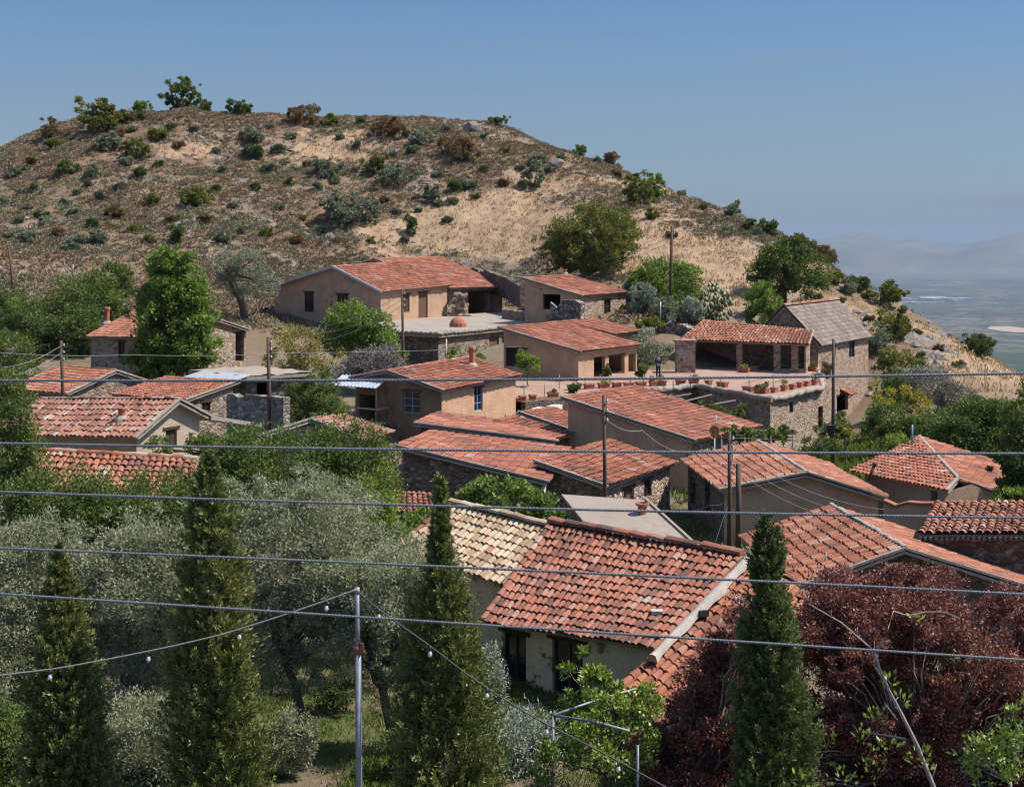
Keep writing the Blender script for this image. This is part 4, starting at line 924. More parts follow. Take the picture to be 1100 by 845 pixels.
# left hand group
def corner_house(name,label,px0,py0,Y0,rd,r0,b0,e1px,e1py,zb,**k):
    E0=P(px0,py0,Y0); R0=along(E0,rd,*r0); B0=along(E0,rd,*b0); E1=along(E0,rd+90,e1px,e1py)
    return house(name,label,E0,E1,R0,R0+(E1-E0),B0,B0+(E1-E0),zb,**k)
HL1=corner_house('gabled_house','red roofed gabled house furthest left with a pale mortar verge, behind the wooden pole',71,423,88,55,(125,398),(158,408.5),8,417.5,-12.4,roofm='tile_orange',walls='stone',pitch=.28,row=.42,seed=30,ridge=True)
E0=P(199,429.5,82); E1=along(E0,bA,118,424); R0=along(E0,aA,258,408.5)
HL2=house('stone_house','red roofed stone house directly behind the cream house with mottled tiles',E0,E1,R0,None,None,None,-12.6,'tile_red',dict(front='mud',side0='stone',side1='stone',back='stone'),[('side0',217,432,226,441,'dark')],pitch=.25,row=.42,seed=31)
HL3=corner_house('cream_house','cream gabled house on the left with large mottled roof tiles and an orange chimney pipe',145,470.5,60,aA,(193,429),(227,447),-8,467,-12.1,roofm='tile_faded',
  walls=dict(front='mud',side0='mud_pale',side1='mud_pale',back='mud_pale'),ops=[('side0',178,461,190,480,'shut')],pitch=.30,row=.42,seed=32,ridge=True,oa=.35,oe=.4,chim=[(131,450,.65,.17)])
root,roof,W,Q=HL3; B0=[h for h in HINFO.values() if h['root'] is root][0]['QB'][0]
m=MB(); e=along(B0,aA,281,455); s_=unit((e-B0)*A(1,1,0)); b2=A(-s_[1],s_[0],0); cs=[B0,e,e+b2*2.2,B0+b2*2.2]; m.prism([p+A(0,0,.02) for p in cs],[p-A(0,0,.16) for p in cs]); m.build('porch_roof','mortar',roof)
for px in (240,276): 
    q=along(B0,aA,px,470)+b2*.3; m=MB(); m.box((q[0],q[1],-11.5),(.22,.22,1.9)); m.build('porch_pillar','cream',root)
HL4=house('terracotta_roofed_house','house whose bright red bumpy roof shows above the leaves, below the cream house',P(205,536,46),P(-10,536,47.5),P(212,494,49.5),P(36,484.5,50.5),None,None,-12.4,'tile_orange','cream',(),pitch=.29,row=.42,seed=33,verge=())
m=MB(); capline(m,HL4[3][3]+A(0,0,.05),HL4[3][2]+A(0,0,.05),.15,4); m.build('ridge_cap','tile_orange',HL4[1])
E0=P(159,363,99.6); R0=P(217,337,104); E1=along(E0,bA,91,361.5); B0=along(R0,aA,270,354.5)
HL5=house('old_stone_house','old stone house behind the tall green tree, with an orange chimney pipe',E0,E1,R0,R0+(E1-E0)*A(1,1,0)+A(0,0,.3),B0,B0+(E1-E0)*A(1,1,0),-10.3,'tile_orange','stone_warm',[('front',127,367,134,385,'dark'),('side0',253,356,262,387,'void')],pitch=.26,row=.42,seed=34,ridge=True,chim=[(115,347,1.35,.2)])
a2,b2=A(math.cos(R(aA)),math.sin(R(aA)),0),A(math.cos(R(bA)),math.sin(R(bA)),0)
Fc=P(262,404,90); HL6=flat_house('flat_house','low flat tan roofed house with blue grey sheets, right of the tall green tree',Fc,5.2,6,A(.83,.55,0),A(-.75,.66,0),.2,'earth_roof',dict(front='stone_dark',side0='stone_dark',side1='stone',back='stone'),-12.6,[('front',276,411,288,426,'void')],edge='mortar',dz=.05)
m=MB()
for i in range(5): p=Fc+A(-.75,.66,0)*(.4+i*1.0)+A(-.25,-.45,-.12); m.box(p,(.5,.8,.015),A(.8,-.5,0)/.943,A(.83,.55,.25))
m.build('roof_sheet','zinc',HL6[1])
m=MB()
H18=house('faded_house','small house with a faded pinkish grey roof half hidden by leafy trees',P(281,467,69.5),P(330,458.5,76),P(334,450,71),P(372,446,77.5),P(392,474,69.5),P(425,464,76),-13,'tile_faded','stone',(),pitch=.27,row=.42,seed=35,ridge=True)
E0=P(412,540,56); 
HS=house('shed','little red tiled shed with a pale top edge, half hidden behind the left cypress tip',P(410,550,55),P(470,551,54.4),P(414,527,58),P(464,530,57.4),None,None,-13.2,'tile_orange','stone_dark',(),pitch=.26,row=.42,seed=36,verge=())
low_wall('grey ruined stone wall behind the wooden pole beside the flat roofed house',[P(247,424,80),P(308,427,77)],2.4,'stone_grey',.5,seed=6)
# porch house and chapel-like stone house on the terrace
E0=P(729,364.5,117); E1=P(869,370,111); R0=along(E0,57,755,343.5); R1=P(874,355,115.4)
H19=house('open_porch','long stone porch with bumpy red tiles on wooden posts facing the paved terrace',E0,E1,R0,R1,None,None,-10.75,'tile_orange','stone_warm',
 [('front',745,369,791,397,'void'),('front',797,369,831,397,'void'),('front',838,370,850,396,'void'),('front',857,371,864,396,'void')],pitch=.30,row=.42,oa=.3,oe=.5,seed=40,verge=('side1',),ridge=True)
E0=P(882,371.5,117); E1=along(E0,aA,937.5,361); R0=along(E0,bA,842,328.5); B0=along(E0,bA,812,360)
H20=house('tall_stone_house','tall stone house with a steep grey brown roof at the right end of the terrace',E0,E1,R0,None,B0,None,-16.5,'tile_brownflat',dict(front='stone_warm',side0='stone',side1='stone',back='stone'),
 [('front',912,368,918,383,'dark'),('front',899,424,911,440,'void')],pitch=.22,row=.42,oa=.2,oe=.35,seed=41,verge=(),hgt=.03,wob=.5)
m=MB(); capline(m,H20[3][3]+A(0,0,.05),H20[3][2]+A(0,0,.05),.2,7,0,.45); m.build('ridge_cap','tile_orange',H20[1])
m=MB(); m.beam(H20[3][0]+A(0,0,.03),H20[3][3]+A(0,0,.03),.12,.16); m.beam(along(E0,bA,812,360),H20[3][3]+A(0,0,.03),.12,.16); m.build('fascia','wood_dark',H20[1])
root,roof,W,Q=H20; w=W['front']; L=np.linalg.norm(w['p1']-w['p0']); d=A(*((w['p1']-w['p0'])/L),0); out=-A(*w['nin'],0)
s,z=px_on_wall(w,906,419); c=A(*w['p0'],0)+d*s+A(0,0,z); cq=[c-d*.85+out*1.0-A(0,0,.25),c+d*.85+out*1.0-A(0,0,.25),c+d*.85+A(0,0,.2),c-d*.85+A(0,0,.2)]
m=MB(); tiles(m,cq,.26,.4,77); slab(m,cq); aw=m.build('awning',['tile_orange','wood_dark'],root)
m=MB(); m.beam(c+d*.7+A(0,0,-.9),c+d*.7+out*.85-A(0,0,.25),.07,.07); m.beam(c-d*.7+A(0,0,-.9),c-d*.7+out*.85-A(0,0,.25),.07,.07); m.build('awning_bracket','wood_dark',aw)
# ------------------------------------------------------------------ terrace
def Pz(px,py,z): return P(px,py,z*F/(HY-py))
zt=-10.62
T1=Pz(562,428,zt); T2=Pz(640,421,zt); T3=Pz(704,417.5,zt); T4=Pz(746,412.5,zt); TC=Pz(828,428,zt); TD=Pz(884,415,zt)
poly=[T1,T2,T3,T4,TC,TD,A(25.9,117.3,zt),A(28,126,zt),A(12,126,zt),A(5,116,zt),A(-2,107,zt),A(-4.6,99,zt)]
m=MB(); m.prism(poly,[p-A(0,0,.25) for p in poly]); 
# slightly worn paving, a sheet of its own above the slab
tag(m.build('terrace_paving','paving'),kind='structure')
low_wall('stone retaining wall carrying the front edge of the paved terrace behind the long house',[T1+A(0,.3,-.26),T2+A(0,.3,-.26),T3+A(0,.3,-.26)],3.4,'stone_dark',.5,'retaining_wall')
CW=MB(); inner=A(17,101)
wl=[]; tp=[T3+A(.1,.25,0),T4+A(0,.25,0),TC+A(0,.2,0),TD+A(-.2,.1,0),A(25.75,117,zt)]
opsT={1:[(761,440,770,458),(792,433,805,451)],2:[(848,432,852,444),(879,437,884,463)]}
rw=tag(empty('courtyard_building',(16.5,98,-14.2)),'stone building under the terrace with a thick rounded earth edge and dark courtyard side','building')
for i,(a,b) in enumerate(zip(tp[:-1],tp[1:])):
    dd=unit((b-a)[:2]); nin=A(-dd[1],dd[0]); w=dict(p0=a[:2],p1=b[:2],nin=nin); oo=[]
    for x0,y0,x1,y1 in opsT.get(i,[]):
        (s0,z1),(s1,_),(_,z0)=px_on_wall(w,x0,y0),px_on_wall(w,x1,y0),px_on_wall(w,x0,y1); s0,s1=sorted((s0,s1)); o=(s0,s1,max(z0,-14.1),z1); oo.append(o)
        opening_parts(rw,w,o,'dark')
    wall_face(CW,a,b,-15.2,[(0,zt-.26),(np.linalg.norm((b-a)[:2]),zt-.26)],oo,nin,0 if i!=1 else 1)
CW.build('wall',['stone_warm','stone'],rw)
m=MB(); rg=np.random.default_rng(8); ed=[T3+A(-.3,0,-.1),T4,TC,TD,A(25.4,116,zt)]; pts=[]
for a,b in zip(ed[:-1],ed[1:]):
    n=int(np.linalg.norm(b-a)/.45); pts+=[a+(b-a)*i/n for i in range(n)]
pts=np.array(pts); k=len(pts)
for _ in range(3): pts[1:-1]=(pts[:-2]+pts[1:-1]*2+pts[2:])/4
m.tube(pts+np.stack([0*rg.random(k),0*rg.random(k),rg.normal(0,.04,k)-.08],1),.15+.12*rg.random(k),9); m.build('parapet','rope_edge',rw)
for px,py in ((835,436),(877,425),(812,438)):
    p=Pz(px,py-16,zt); m=MB(); m.tube([A(p[0],p[1]-.12,zt-.4),A(p[0],p[1]-.14,zt-2.9)],.05,6); m.build('drain_pipe','terracotta',rw)
# courtyard poles of a bare pergola
pg=tag(empty('pergola',(13.5,96,-12)),'bare pergola of grey poles under the terrace edge above the long house','pergola')
for (a,b) in ((P(700,430,88),P(742,423,97)),(P(715,436,88),P(764,424,97)),(P(728,441,88),P(790,430,95)),(P(690,427,88),P(735,440,86))):
    m=MB(); m.tube([a,b],.06,6); m.build('pole','wood_grey',pg)
for p in (P(700,431,88),P(735,441,86)): m=MB(); m.tube([A(p[0],p[1],-14),p],.07,6); m.build('post','wood_grey',pg)
# pale parapet at the terrace's left end
low_wall('short whitewashed parapet at the left end of the terrace edge, below the row of planters',[Pz(557,442,-11.3),Pz(602,434,-11.2)],.6,'whitewash',.35,'parapet',seed=9)
low_wall('dark stone wall running uphill behind the right end of the porch house',[P(478,281,156),P(505,287,155),P(545,297,146),P(562,308,139)],2.2,'stone_dark',.6,seed=12,rub=True)
low_wall('rubble wall in front of the small stone house with the brown side wall',[P(592,327,121.5),P(612,322,121),P(626,326,120)],2.2,'rubble',.6,seed=13,rub=True)
low_wall('pale heaped rubble wall between the columned porch and the long open porch',[P(676,372,119),P(690,356,122),P(702,349,124),P(735,348,124),P(748,353,123)],4.0,'rubble',1.0,seed=14,rub=True)
low_wall('low stone kerb wall along the back of the flat earth roof',[P(541,332,136),P(592,338,127)],1.1,'stone',.4,seed=15)
# little kiosk pillar
pk=P(736,367,112.5); m=MB(); m.box((pk[0],pk[1],-9.45),(.75,.6,1.3)); m.box((pk[0],pk[1],-8.1),(.85,.7,.1)); tag(m.build('stone_pillar','stone_warm',None,(pk[0],pk[1],-10.7)),'square stone pillar at the left end of the long open porch','pillar')
# terrace rail posts
for px in (563,585,601,629,658,678,692,714,724,743,775,806,832):
    p=Pz(px,426 if px<600 else 418,zt); p=p+A(0,.5,0); p[2]=zt
    m=MB(); m.tube([p-A(0,0,.05),p+A(0,0,1.0)],.03,6); tag(m.build('rail_post','galvanised',None,p),'thin grey rail post standing along the terrace edge','post','rail posts along the terrace edge')
m=MB()
# ------------------------------------------------------------------ trees and shrubs near the houses
LSC=.74
def ptree(name,label,cat,px,Y,blobs,leafm,leaf=(5,2),cov=2.6,seed=1,group=None,pybase=None,trunk_r=.12,barkm='bark',up=.3,shell=.5,cr=.28,fork=None,nl=7,trunkpts=None,nmax=190000):
    """blobs in photo pixels at depth Y: (cx,cy,rx,ry[,dY])"""
    leaf=(leaf[0]*LSC,leaf[1]*LSC); s=Y/F; x=(px-HX)*s; zb=gz(x,Y) if pybase is None else (HY-pybase)*s; base=A(x,Y,zb); B=[]; area=0
    for b in blobs:
        dy=b[4] if len(b)>4 else 0
        B.append(((b[0]-HX)*s-x,dy,(HY-b[1])*s-zb,b[2]*s,b[2]*s*(.8 if len(b)<6 else b[5]),b[3]*s)); area+=math.pi*b[2]*b[3]
    n=int(min(nmax,area*cov*1.75/(leaf[0]*leaf[1]*.5)))
    fk=None if fork is None else ((fork[0]-HX)*s-x,0,(HY-fork[1])*s-zb)
    tp=None if trunkpts is None else [((q[0]-HX)*s-x,0,(HY-q[1])*s-zb) for q in trunkpts]
    return tree(name,label,cat,base,B,leafm,n,leaf[0]*s,leaf[1]*s,trunk_r,barkm,group,seed,up,shell,cr,fk,nl,None,tp)
OG='silvery olive trees below the village'
# olive grove
ptree('olive_tree','silvery olive tree filling the lower left corner beside the leftmost cypress','tree',25,36,[(10,640,55,70),(45,600,48,45,.5),(15,720,60,60,-.3),(60,690,40,55,.4),(-30,600,50,60)],'leaf_olive',(5.2,1.9),2.3,11,OG,cr=.2)
ptree('olive_tree','silvery olive tree between the two left cypresses, foliage down to the ground','tree',150,36.5,[(150,625,60,60),(110,660,45,55,.5),(180,680,45,65,-.3),(150,740,62,60),(120,600,35,35,.6),(165,805,58,50,.2),(190,600,35,40,.5)],'leaf_olive',(5.2,1.9),2.3,12,OG,cr=.2)
ptree('olive_tree','silvery olive tree with a dark forked trunk right of the second cypress','tree',327,35,[(300,600,62,70),(340,570,55,50,.4),(355,640,48,60,-.2),(290,680,45,55,.3),(345,700,40,35,.2),(265,560,30,45,.4)],'leaf_olive',(5.2,1.9),2.2,13,OG,cr=.2,trunkpts=[(322,760),(317,735),(308,715)],trunk_r=.14,pybase=792)
ptree('olive_tree','silvery olive tree with a branching trunk just right of the metal post','tree',424,34,[(420,640,62,50),(400,690,45,40,-.2),(445,690,40,50,.2),(450,620,40,40,.4),(380,640,40,50,.3)],'leaf_olive',(5.2,1.9),2.1,14,OG,cr=.2,trunkpts=[(420,780),(414,755),(411,740)],trunk_r=.15,pybase=812)
ptree('olive_bush','small silvery olive bush on the ground below the forked olive trunk','bush',310,32.5,[(312,795,26,32),(300,815,24,26,.2)],'leaf_olive',(5,1.9),2.6,15,None,trunk_r=.05)
ptree('olive_tree','silvery olive tree standing behind, next to the white wall of the straw roofed house','tree',385,39,[(400,600,50,40),(365,560,50,35,.5),(430,640,35,45),(330,545,40,30,.6)],'leaf_olive',(4.8,1.8),2.0,16,OG,cr=.2)
bush('silver_bush','silvery feathery bush under the cream house wall beside the big cypress','bush',A((558-HX)*33/F,33,-12.75),2.0,1.7,'leaf_silver',5200,.17,.035,None,17,.4)
bush('silver_bush','small silvery shrub against the dark left corner of the cream house wall','bush',A((528-HX)*36.6/F,36.6,-12.6),1.0,2.1,'leaf_silver',2600,.12,.04,None,18,.5)
ptree('olive_bush','silvery olive bush between the two left cypresses, low at the bottom edge','bush',165,31.5,[(160,790,55,45),(185,830,50,40),(135,825,40,35,.3)],'leaf_olive',(5.2,1.9),2.8,19,None,trunk_r=.06)
ptree('leafy_bush','dark green undergrowth bush in the lower left corner','bush',15,31,[(10,800,45,40),(35,835,40,35),(-20,780,40,40)],'leaf_green',(4.6,2.4),2.8,20,None,trunk_r=.05)
ptree('leafy_bush','low green bush at the foot of the branching olive trunk','bush',445,32.5,[(440,800,30,20),(455,790,24,16),(400,832,24,14)],'leaf_green',(4.2,2.4),2.2,9,None,trunk_r=.04)
ptree('leafy_bush','small dark green bush behind the metal post among the olive trunks','bush',372,37,[(372,738,26,18),(350,750,22,14)],'leaf_dark',(4.2,2.2),2.4,8,None,trunk_r=.04)
# leafy trees behind the olives
ptree('pomegranate_tree','dark green leafy tree spreading over the lower left red roof','tree',130,43,[(60,545,50,42),(110,560,55,40,.4),(170,545,50,36,-.2),(215,550,42,40),(25,560,40,40,.4),(140,590,60,35),(90,585,50,38)],'leaf_green',(4.6,2.2),2.6,21)
ptree('leafy_tree','green leafy tree at the left frame edge in front of the cream house','tree',10,48,[(10,450,28,35),(-5,500,42,50),(25,500,22,38),(0,420,20,25,.4),(30,535,35,28)],'leaf_green',(4.4,2.1),2.6,22)
ptree('almond_tree','green leafy tree in front of the small faded roof, mid left','tree',330,47,[(310,505,62,42),(370,485,45,32,.4),(262,490,38,32),(360,530,58,45,-.3),(290,550,55,38),(400,530,28,55,.3),(240,520,35,35)],'leaf_green',(5.4,2.0),2.4,23)
ptree('almond_tree','narrow fresh green tree beside the verge of the straw roofed house','tree',412,43,[(405,545,24,48),(400,600,24,40),(420,575,20,35)],'leaf_fresh',(4.6,2),2.1,24)
ptree('fig_tree','bright green fig tree behind the straw coloured roof','tree',540,52,[(535,535,36,22),(505,535,28,16),(570,545,30,20,.4),(590,548,22,14),(470,560,40,18)],'leaf_fig',(5.4,4.2),2.8,25)
ptree('loquat_tree','loquat tree with big pale leaves in front of the cream wall and door','tree',622,34.3,[(628,715,24,18),(634,735,28,22),(604,768,22,16),(650,765,30,22),(620,795,34,24),(665,755,20,14),(690,745,16,12)],'leaf_loquat',(10,4.2),1.7,26,trunkpts=[(612,800),(618,780)],pybase=842,trunk_r=.06,barkm='bark_grey')
ptree('vine','vine leaves climbing over the thin metal pergola frame','vine',650,31,[(640,800,52,30),(680,800,30,40),(600,815,30,28),(650,760,34,14),(700,760,22,22)],'leaf_loquat',(6,4.5),1.6,27,trunk_r=.04,pybase=850)
# plum
def plum_blobs(poly,n,r0,r1,seed):
    r=np.random.default_rng(seed); out=[]; xs=[p[0] for p in poly]; ys=[p[1] for p in poly]
    while len(out)<n:
        x,y=r.uniform(min(xs),max(xs)),r.uniform(min(ys),max(ys)); c=False; j=len(poly)-1
        for i in range(len(poly)):
            (xi,yi),(xj,yj)=poly[i],poly[j]
            if (yi>y)!=(yj>y) and x<(xj-xi)*(y-yi)/(yj-yi)+xi: c=not c
            j=i
        if c: q=r0+(r1-r0)*r.random(); out.append((x,y,q,q*(.7+.3*r.random()),r.normal(0,.75)))
    return out
ptree('plum_tree','small dark red leaved plum tree left of the right hand cypress','tree',750,31.3,plum_blobs([(692,800),(735,760),(770,715),(785,655),(805,660),(815,780),(800,860),(700,860)],58,13,28,31),'leaf_plum',(4.8,2.6),3.0,31,'dark red plum trees',shell=.35,cr=.4,nl=40,barkm='bark_grey',trunk_r=.07)
ptree('plum_tree','big dark red leaved plum tree filling the lower right corner','tree',980,33.3,plum_blobs([(862,650),(905,632),(960,618),(1010,632),(1060,640),(1130,645),(1130,870),(850,870),(845,740)],170,16,34,32),'leaf_plum',(4.6,2.5),2.5,32,'dark red plum trees',nmax=300000,shell=.35,cr=.4,nl=45,barkm='bark_grey',trunk_r=.08)
# citrus and young tree in front
ptree('citrus_tree','glossy leaved citrus tree at the lower right frame edge with a few pale leaves','tree',1085,21,[(1090,800,34,32),(1065,825,28,24),(1100,770,18,22),(1050,812,20,16)],'leaf_loquat',(9,5),1.0,33,trunk_r=.04,barkm='bark_grey',pybase=900,cr=.4)
def twig_tree(label,Y,lines,leaves,seed,leaf=(6.5,3.8),name='sapling',group=None):
    rg=np.random.default_rng(seed); s=Y/F; q=lambda p:P(p[0],p[1],Y+(p[2] if len(p)>2 else 0)); base=q(lines[0][1][0]); root=tag(empty(name,base),label,'tree',group)
    m=MB()
    for r,pts in lines: m.tube([q(p) for p in pts],np.linspace(r[0],r[1],len(pts))*s*.66,6)
    m.build('trunk','bark_grey',root); m=MB()
    for (px,py,rr,n) in leaves:
        c=q((px,py)); d=rand_unit(n,rg); pos=c+d*(rng_r:=rg.random(n)**.5)[:,None]*rr*s; leaf_quads(m,pos,d*.6+A(0,0,.6),leaf[0]*s,leaf[1]*s,rg,0)
    if leaves: m.build('crown','leaf_loquat',root)
twig_tree('bare young tree with a leaning grey stem and few leaves before the big plum tree',24,[((4.5,2.2),[(1012,905),(1003,845),(985,800),(968,766),(955,742),(944,716),(940,700)]),((2.2,.8),[(940,700),(925,687),(903,668),(882,656),(868,648)]),((1.8,.7),[(940,700),(948,690),(954,675),(960,656),(975,661),(995,657),(1015,657),(1031,664)]),((1.2,.5),[(920,683),(921,673)]),((1.0,.5),[(893,662),(893,655)]),((1.8,.7),[(973,793),(955,790),(936,787),(928,795)]),((1.4,.6),[(955,742),(958,757),(965,748)]),((1.4,.6),[(1000,840),(1006,820)])],
 [(985,664,6,9),(955,730,9,16),(968,752,9,16),(940,770,12,22),(928,790,12,24),(955,800,14,30),(990,815,16,36),(935,825,20,40),(905,835,16,30),(860,840,12,16)],41)
# cypresses
pf=[(0,.95),(.15,1),(.35,.90),(.55,.72),(.72,.50),(.84,.32),(.93,.14),(1,.02)]
cypress('slim leftmost cypress with a brownish tip, in front of the olive trees',P(63,586,28),-12.3,.74,'leaf_cypress',44000,51,(-.25,0),prof=pf)
cypress('tallest cypress, left of the metal post, its tip before a leafy tree',P(224,482,28),-12.3,.78,'leaf_cypress',60000,52,(-.22,0),prof=[(0,.95),(.15,1),(.35,.94),(.55,.80),(.70,.66),(.82,.46),(.90,.26),(.95,.12),(1,.02)])
cypress('broad cypress in the middle, left of the cream house',P(473,515,29),-12.4,.90,'leaf_cypress',56000,53,(-.10,0),prof=[(0,.9),(.15,1),(.33,.95),(.48,.80),(.58,.64),(.68,.42),(.78,.22),(.90,.10),(1,.02)])
cypress('greener cypress at the right, between the two dark red plum trees',P(824,552,29),-12.4,.72,'leaf_cypress_green',46000,54,(-.14,0),prof=[(0,.95),(.2,1),(.4,.86),(.58,.66),(.72,.42),(.82,.40),(.90,.30),(.96,.14),(1,.03)])
# ---- middle distance
ptree('hackberry_tree','tall bright green tree between the old stone house and the left flat roof','tree',188,96,[(185,302,30,34),(186,342,40,42),(168,376,30,30),(210,374,28,32),(188,395,38,20),(186,280,18,16),(200,320,28,30),(172,325,28,30)],'leaf_bright',(4.4,3),4.2,61,trunk_r=.25,cr=.2)
LG='green bushes on the slope behind the old stone house'
for i,(x,y,rx,ry,Y,m_) in enumerate(((30,345,36,28,118,'leaf_green'),(95,322,38,28,120,'leaf_green'),(122,300,22,20,124,'leaf_green'),(62,362,32,30,112,'leaf_dark'),(12,385,28,30,108,'leaf_green'),(88,355,26,26,112,'leaf_green'),(25,420,26,26,98,'leaf_dark'),(5,330,30,22,122,'leaf_dark'))):
    ptree('leafy_bush',['green bush uphill at the far left below the hill','broad green bush behind the chimney of the old stone house','highest green bush on the left slope below the bare tree','dark green bush left of the old stone house','green bush at the left frame edge behind the furthest left house','green bush touching the left wall of the old stone house','dark green bush beside the wooden pole at the far left','dark bush at the left frame edge below the thin leaning pole'][i],'bush',x,Y,[(x,y,rx,ry),(x-rx*.5,y+ry*.4,rx*.55,ry*.6),(x+rx*.5,y+ry*.3,rx*.55,ry*.65)],m_,(3.2,2.2),2.6,70+i,LG,trunk_r=.1)
ptree('olive_tree','sparse grey green tree with a leaning dark trunk on the slope above the flat roof','tree',264,132,[(240,285,22,16),(268,285,20,18),(252,305,22,14,.5),(285,305,18,14)],'leaf_greygreen',(2.6,1.4),1.3,81,pybase=344,trunkpts=[(260,325),(250,305),(243,292)],trunk_r=.4,cr=.35)
twig_tree('bare grey tree with twisted branches on the left slope above the bushes',126,[((2.6,1.6),[(76,312),(79,296),(78,284)]),((1.4,.5),[(78,290),(86,284),(90,276)]),((1.4,.5),[(79,294),(70,286),(68,278)]),((1,.4),[(78,284),(82,276)]),((1,.4),[(79,298),(88,292),(92,288)])],[],82,name='bare_tree')
ptree('leafy_tree','fresh green tree right of the wooden pole below the big brown gable','tree',385,104,[(378,345,27,20),(400,370,28,22),(418,385,20,18),(360,362,20,18),(392,355,28,22)],'leaf_bright',(3.6,2.4),2.8,83)
ptree('almond_tree','thin yellowish tree with pale branches below the big brown gable','tree',326,100,[(320,365,26,18),(300,385,20,18),(340,385,24,20),(325,400,28,14)],'leaf_yellowtree',(2.8,1.9),1.15,84,barkm='bark_grey',nl=26,trunk_r=.14)
ptree('dry_bush','leafless grey twiggy bush between the two green trees below the gable','bush',398,96,[(388,388,24,15),(412,388,26,18),(370,398,22,12)],'twig_grey',(4.6,.9),1.9,85,barkm='bark_grey',nl=20,trunk_r=.08,shell=.2)
ptree('pepper_tree','drooping green tree left of the wooden balcony','tree',350,79,[(342,432,30,22),(332,450,28,20),(360,456,20,14),(320,422,18,14),(345,410,18,12)],'leaf_green',(3.6,1.5),2.8,86,up=-.4)
ptree('leafy_bush','leafy bush growing over the porch of the cream house','bush',240,56,[(245,480,30,16),(215,478,22,12),(170,482,22,12)],'leaf_green',(4,2),2.2,87)
ptree('leafy_bush','low bush in front of the wall of the flat roofed stone house','bush',505,113,[(490,381,12,10),(512,383,8,8)],'leaf_bright',(3,2),2.2,88,trunk_r=.05)
ptree('lemon_tree','small yellow green tree beside the blue window of the columned house','tree',567,101.5,[(566,384,12,8),(572,394,11,9),(560,390,9,7)],'leaf_fresh',(3,2),2.4,89,trunk_r=.05)
ptree('leafy_tree','light green tree behind the utility pole, above the silver shrubs','tree',718,134,[(712,300,30,22),(740,300,20,18),(722,318,34,18),(693,305,20,16)],'leaf_bright',(3.2,2.2),2.3,90)
SG='silver shrubs above the rubble wall'
for i,(x,y,w,h) in enumerate(((690,338,40,38),(716,345,40,26),(742,350,26,32),(700,357,30,16),(678,320,20,22))):
    p=hit(x,y); s=p[1]/F; bush('silver_shrub',['big silvery shrub left of the light green tree','rounded grey green shrub at the foot of the tall pole','silvery shrub just left of the prickly pear','low green shrub on top of the rubble wall','silvery shrub behind the small stone house'][i],'shrub',p,w*s,h*s,['leaf_silver','leaf_greygreen','leaf_silver','leaf_oak','leaf_silver'][i],1500,.26,.12,SG,91+i)
def prickly(label,px,py,w,h,seed):
    rg=np.random.default_rng(seed); p=hit(px,py); s=p[1]/F; m=MB(); w*=s; h*=s
    for i in range(150):
        a=rg.random()*6.28; r=w*.5*rg.random()**.6; z=h*(.08+.9*rg.random()*(1-(r/(w*.55))**2*.6)); c=p+A(math.cos(a)*r,math.sin(a)*r,z); n=rand_unit(1,rg)[0]; n[2]*=.3; n=unit(n); u=unit(np.cross(n,(0,0,1))); v=unit(np.cross(u,n)+u*rg.normal(0,.4)); u=np.cross(v,n); k=8; rx,rz=.15+.07*rg.random(),.24+.1*rg.random()
        ring=[c+u*math.cos(t)*rx+v*math.sin(t)*rz for t in np.linspace(0,6.283,k,endpoint=False)]
        V=ring+[c+n*.045,c-n*.045]; m.add(V,[(j,(j+1)%k,k) for j in range(k)]+[((j+1)%k,j,k+1) for j in range(k)],0,rg.random(),True)
    return tag(m.build('prickly_pear','cactus',None,p),label,'cactus')
prickly('big prickly pear cactus behind the long open porch',768,348,38,44,96)
RG='green trees on the shoulder right of the hill'
ptree('oak_tree','large green tree on the shoulder of the hill above the open porch','tree',842,140,[(842,280,32,22),(865,295,26,24),(835,300,28,22),(855,262,18,10),(818,296,14,16)],'leaf_green',(3.2,2.2),2.9,101,RG,trunk_r=.25)
ptree('oak_tree','smaller rounded green tree left of the steep roof, below the large one','tree',820,132,[(820,322,20,18),(808,330,12,12),(834,330,14,12)],'leaf_bright',(3.2,2.2),2.9,102,RG,trunk_r=.15)
ptree('dry_bush','dark twiggy bush behind the top of the open porch roof','bush',823,126,[(823,348,12,9)],'leaf_dark',(2.4,1.2),1.5,103,trunk_r=.06)
YG='shrubs with yellow flowers below the right flank'
for i,(x,y,rx,ry,Y,m_,l) in enumerate(((946,438,13,18,100,'flower_yellow','yellow flowering shrub close to the wall of the tall stone house'),(972,432,24,16,100,'flower_yellow','wide yellow flowering shrub in the middle of the green slope'),(1006,418,18,14,104,'flower_yellow','yellow flowering shrub around the bare grey tree'),(940,418,7,12,104,'flower_yellow','narrow yellow flowering shrub under the wall corner'),(908,463,9,9,91,'flower_yellow','small yellow flowering shrub beside the dark utility pole'))):
    ptree('flowering_shrub',l,'shrub',x,Y,[(x,y,rx,ry),(x+rx*.5,y+ry*.3,rx*.6,ry*.6)],m_,(2.6,2),1.1,110+i,YG,trunk_r=.05)
GG='green bushes below the tall stone house'
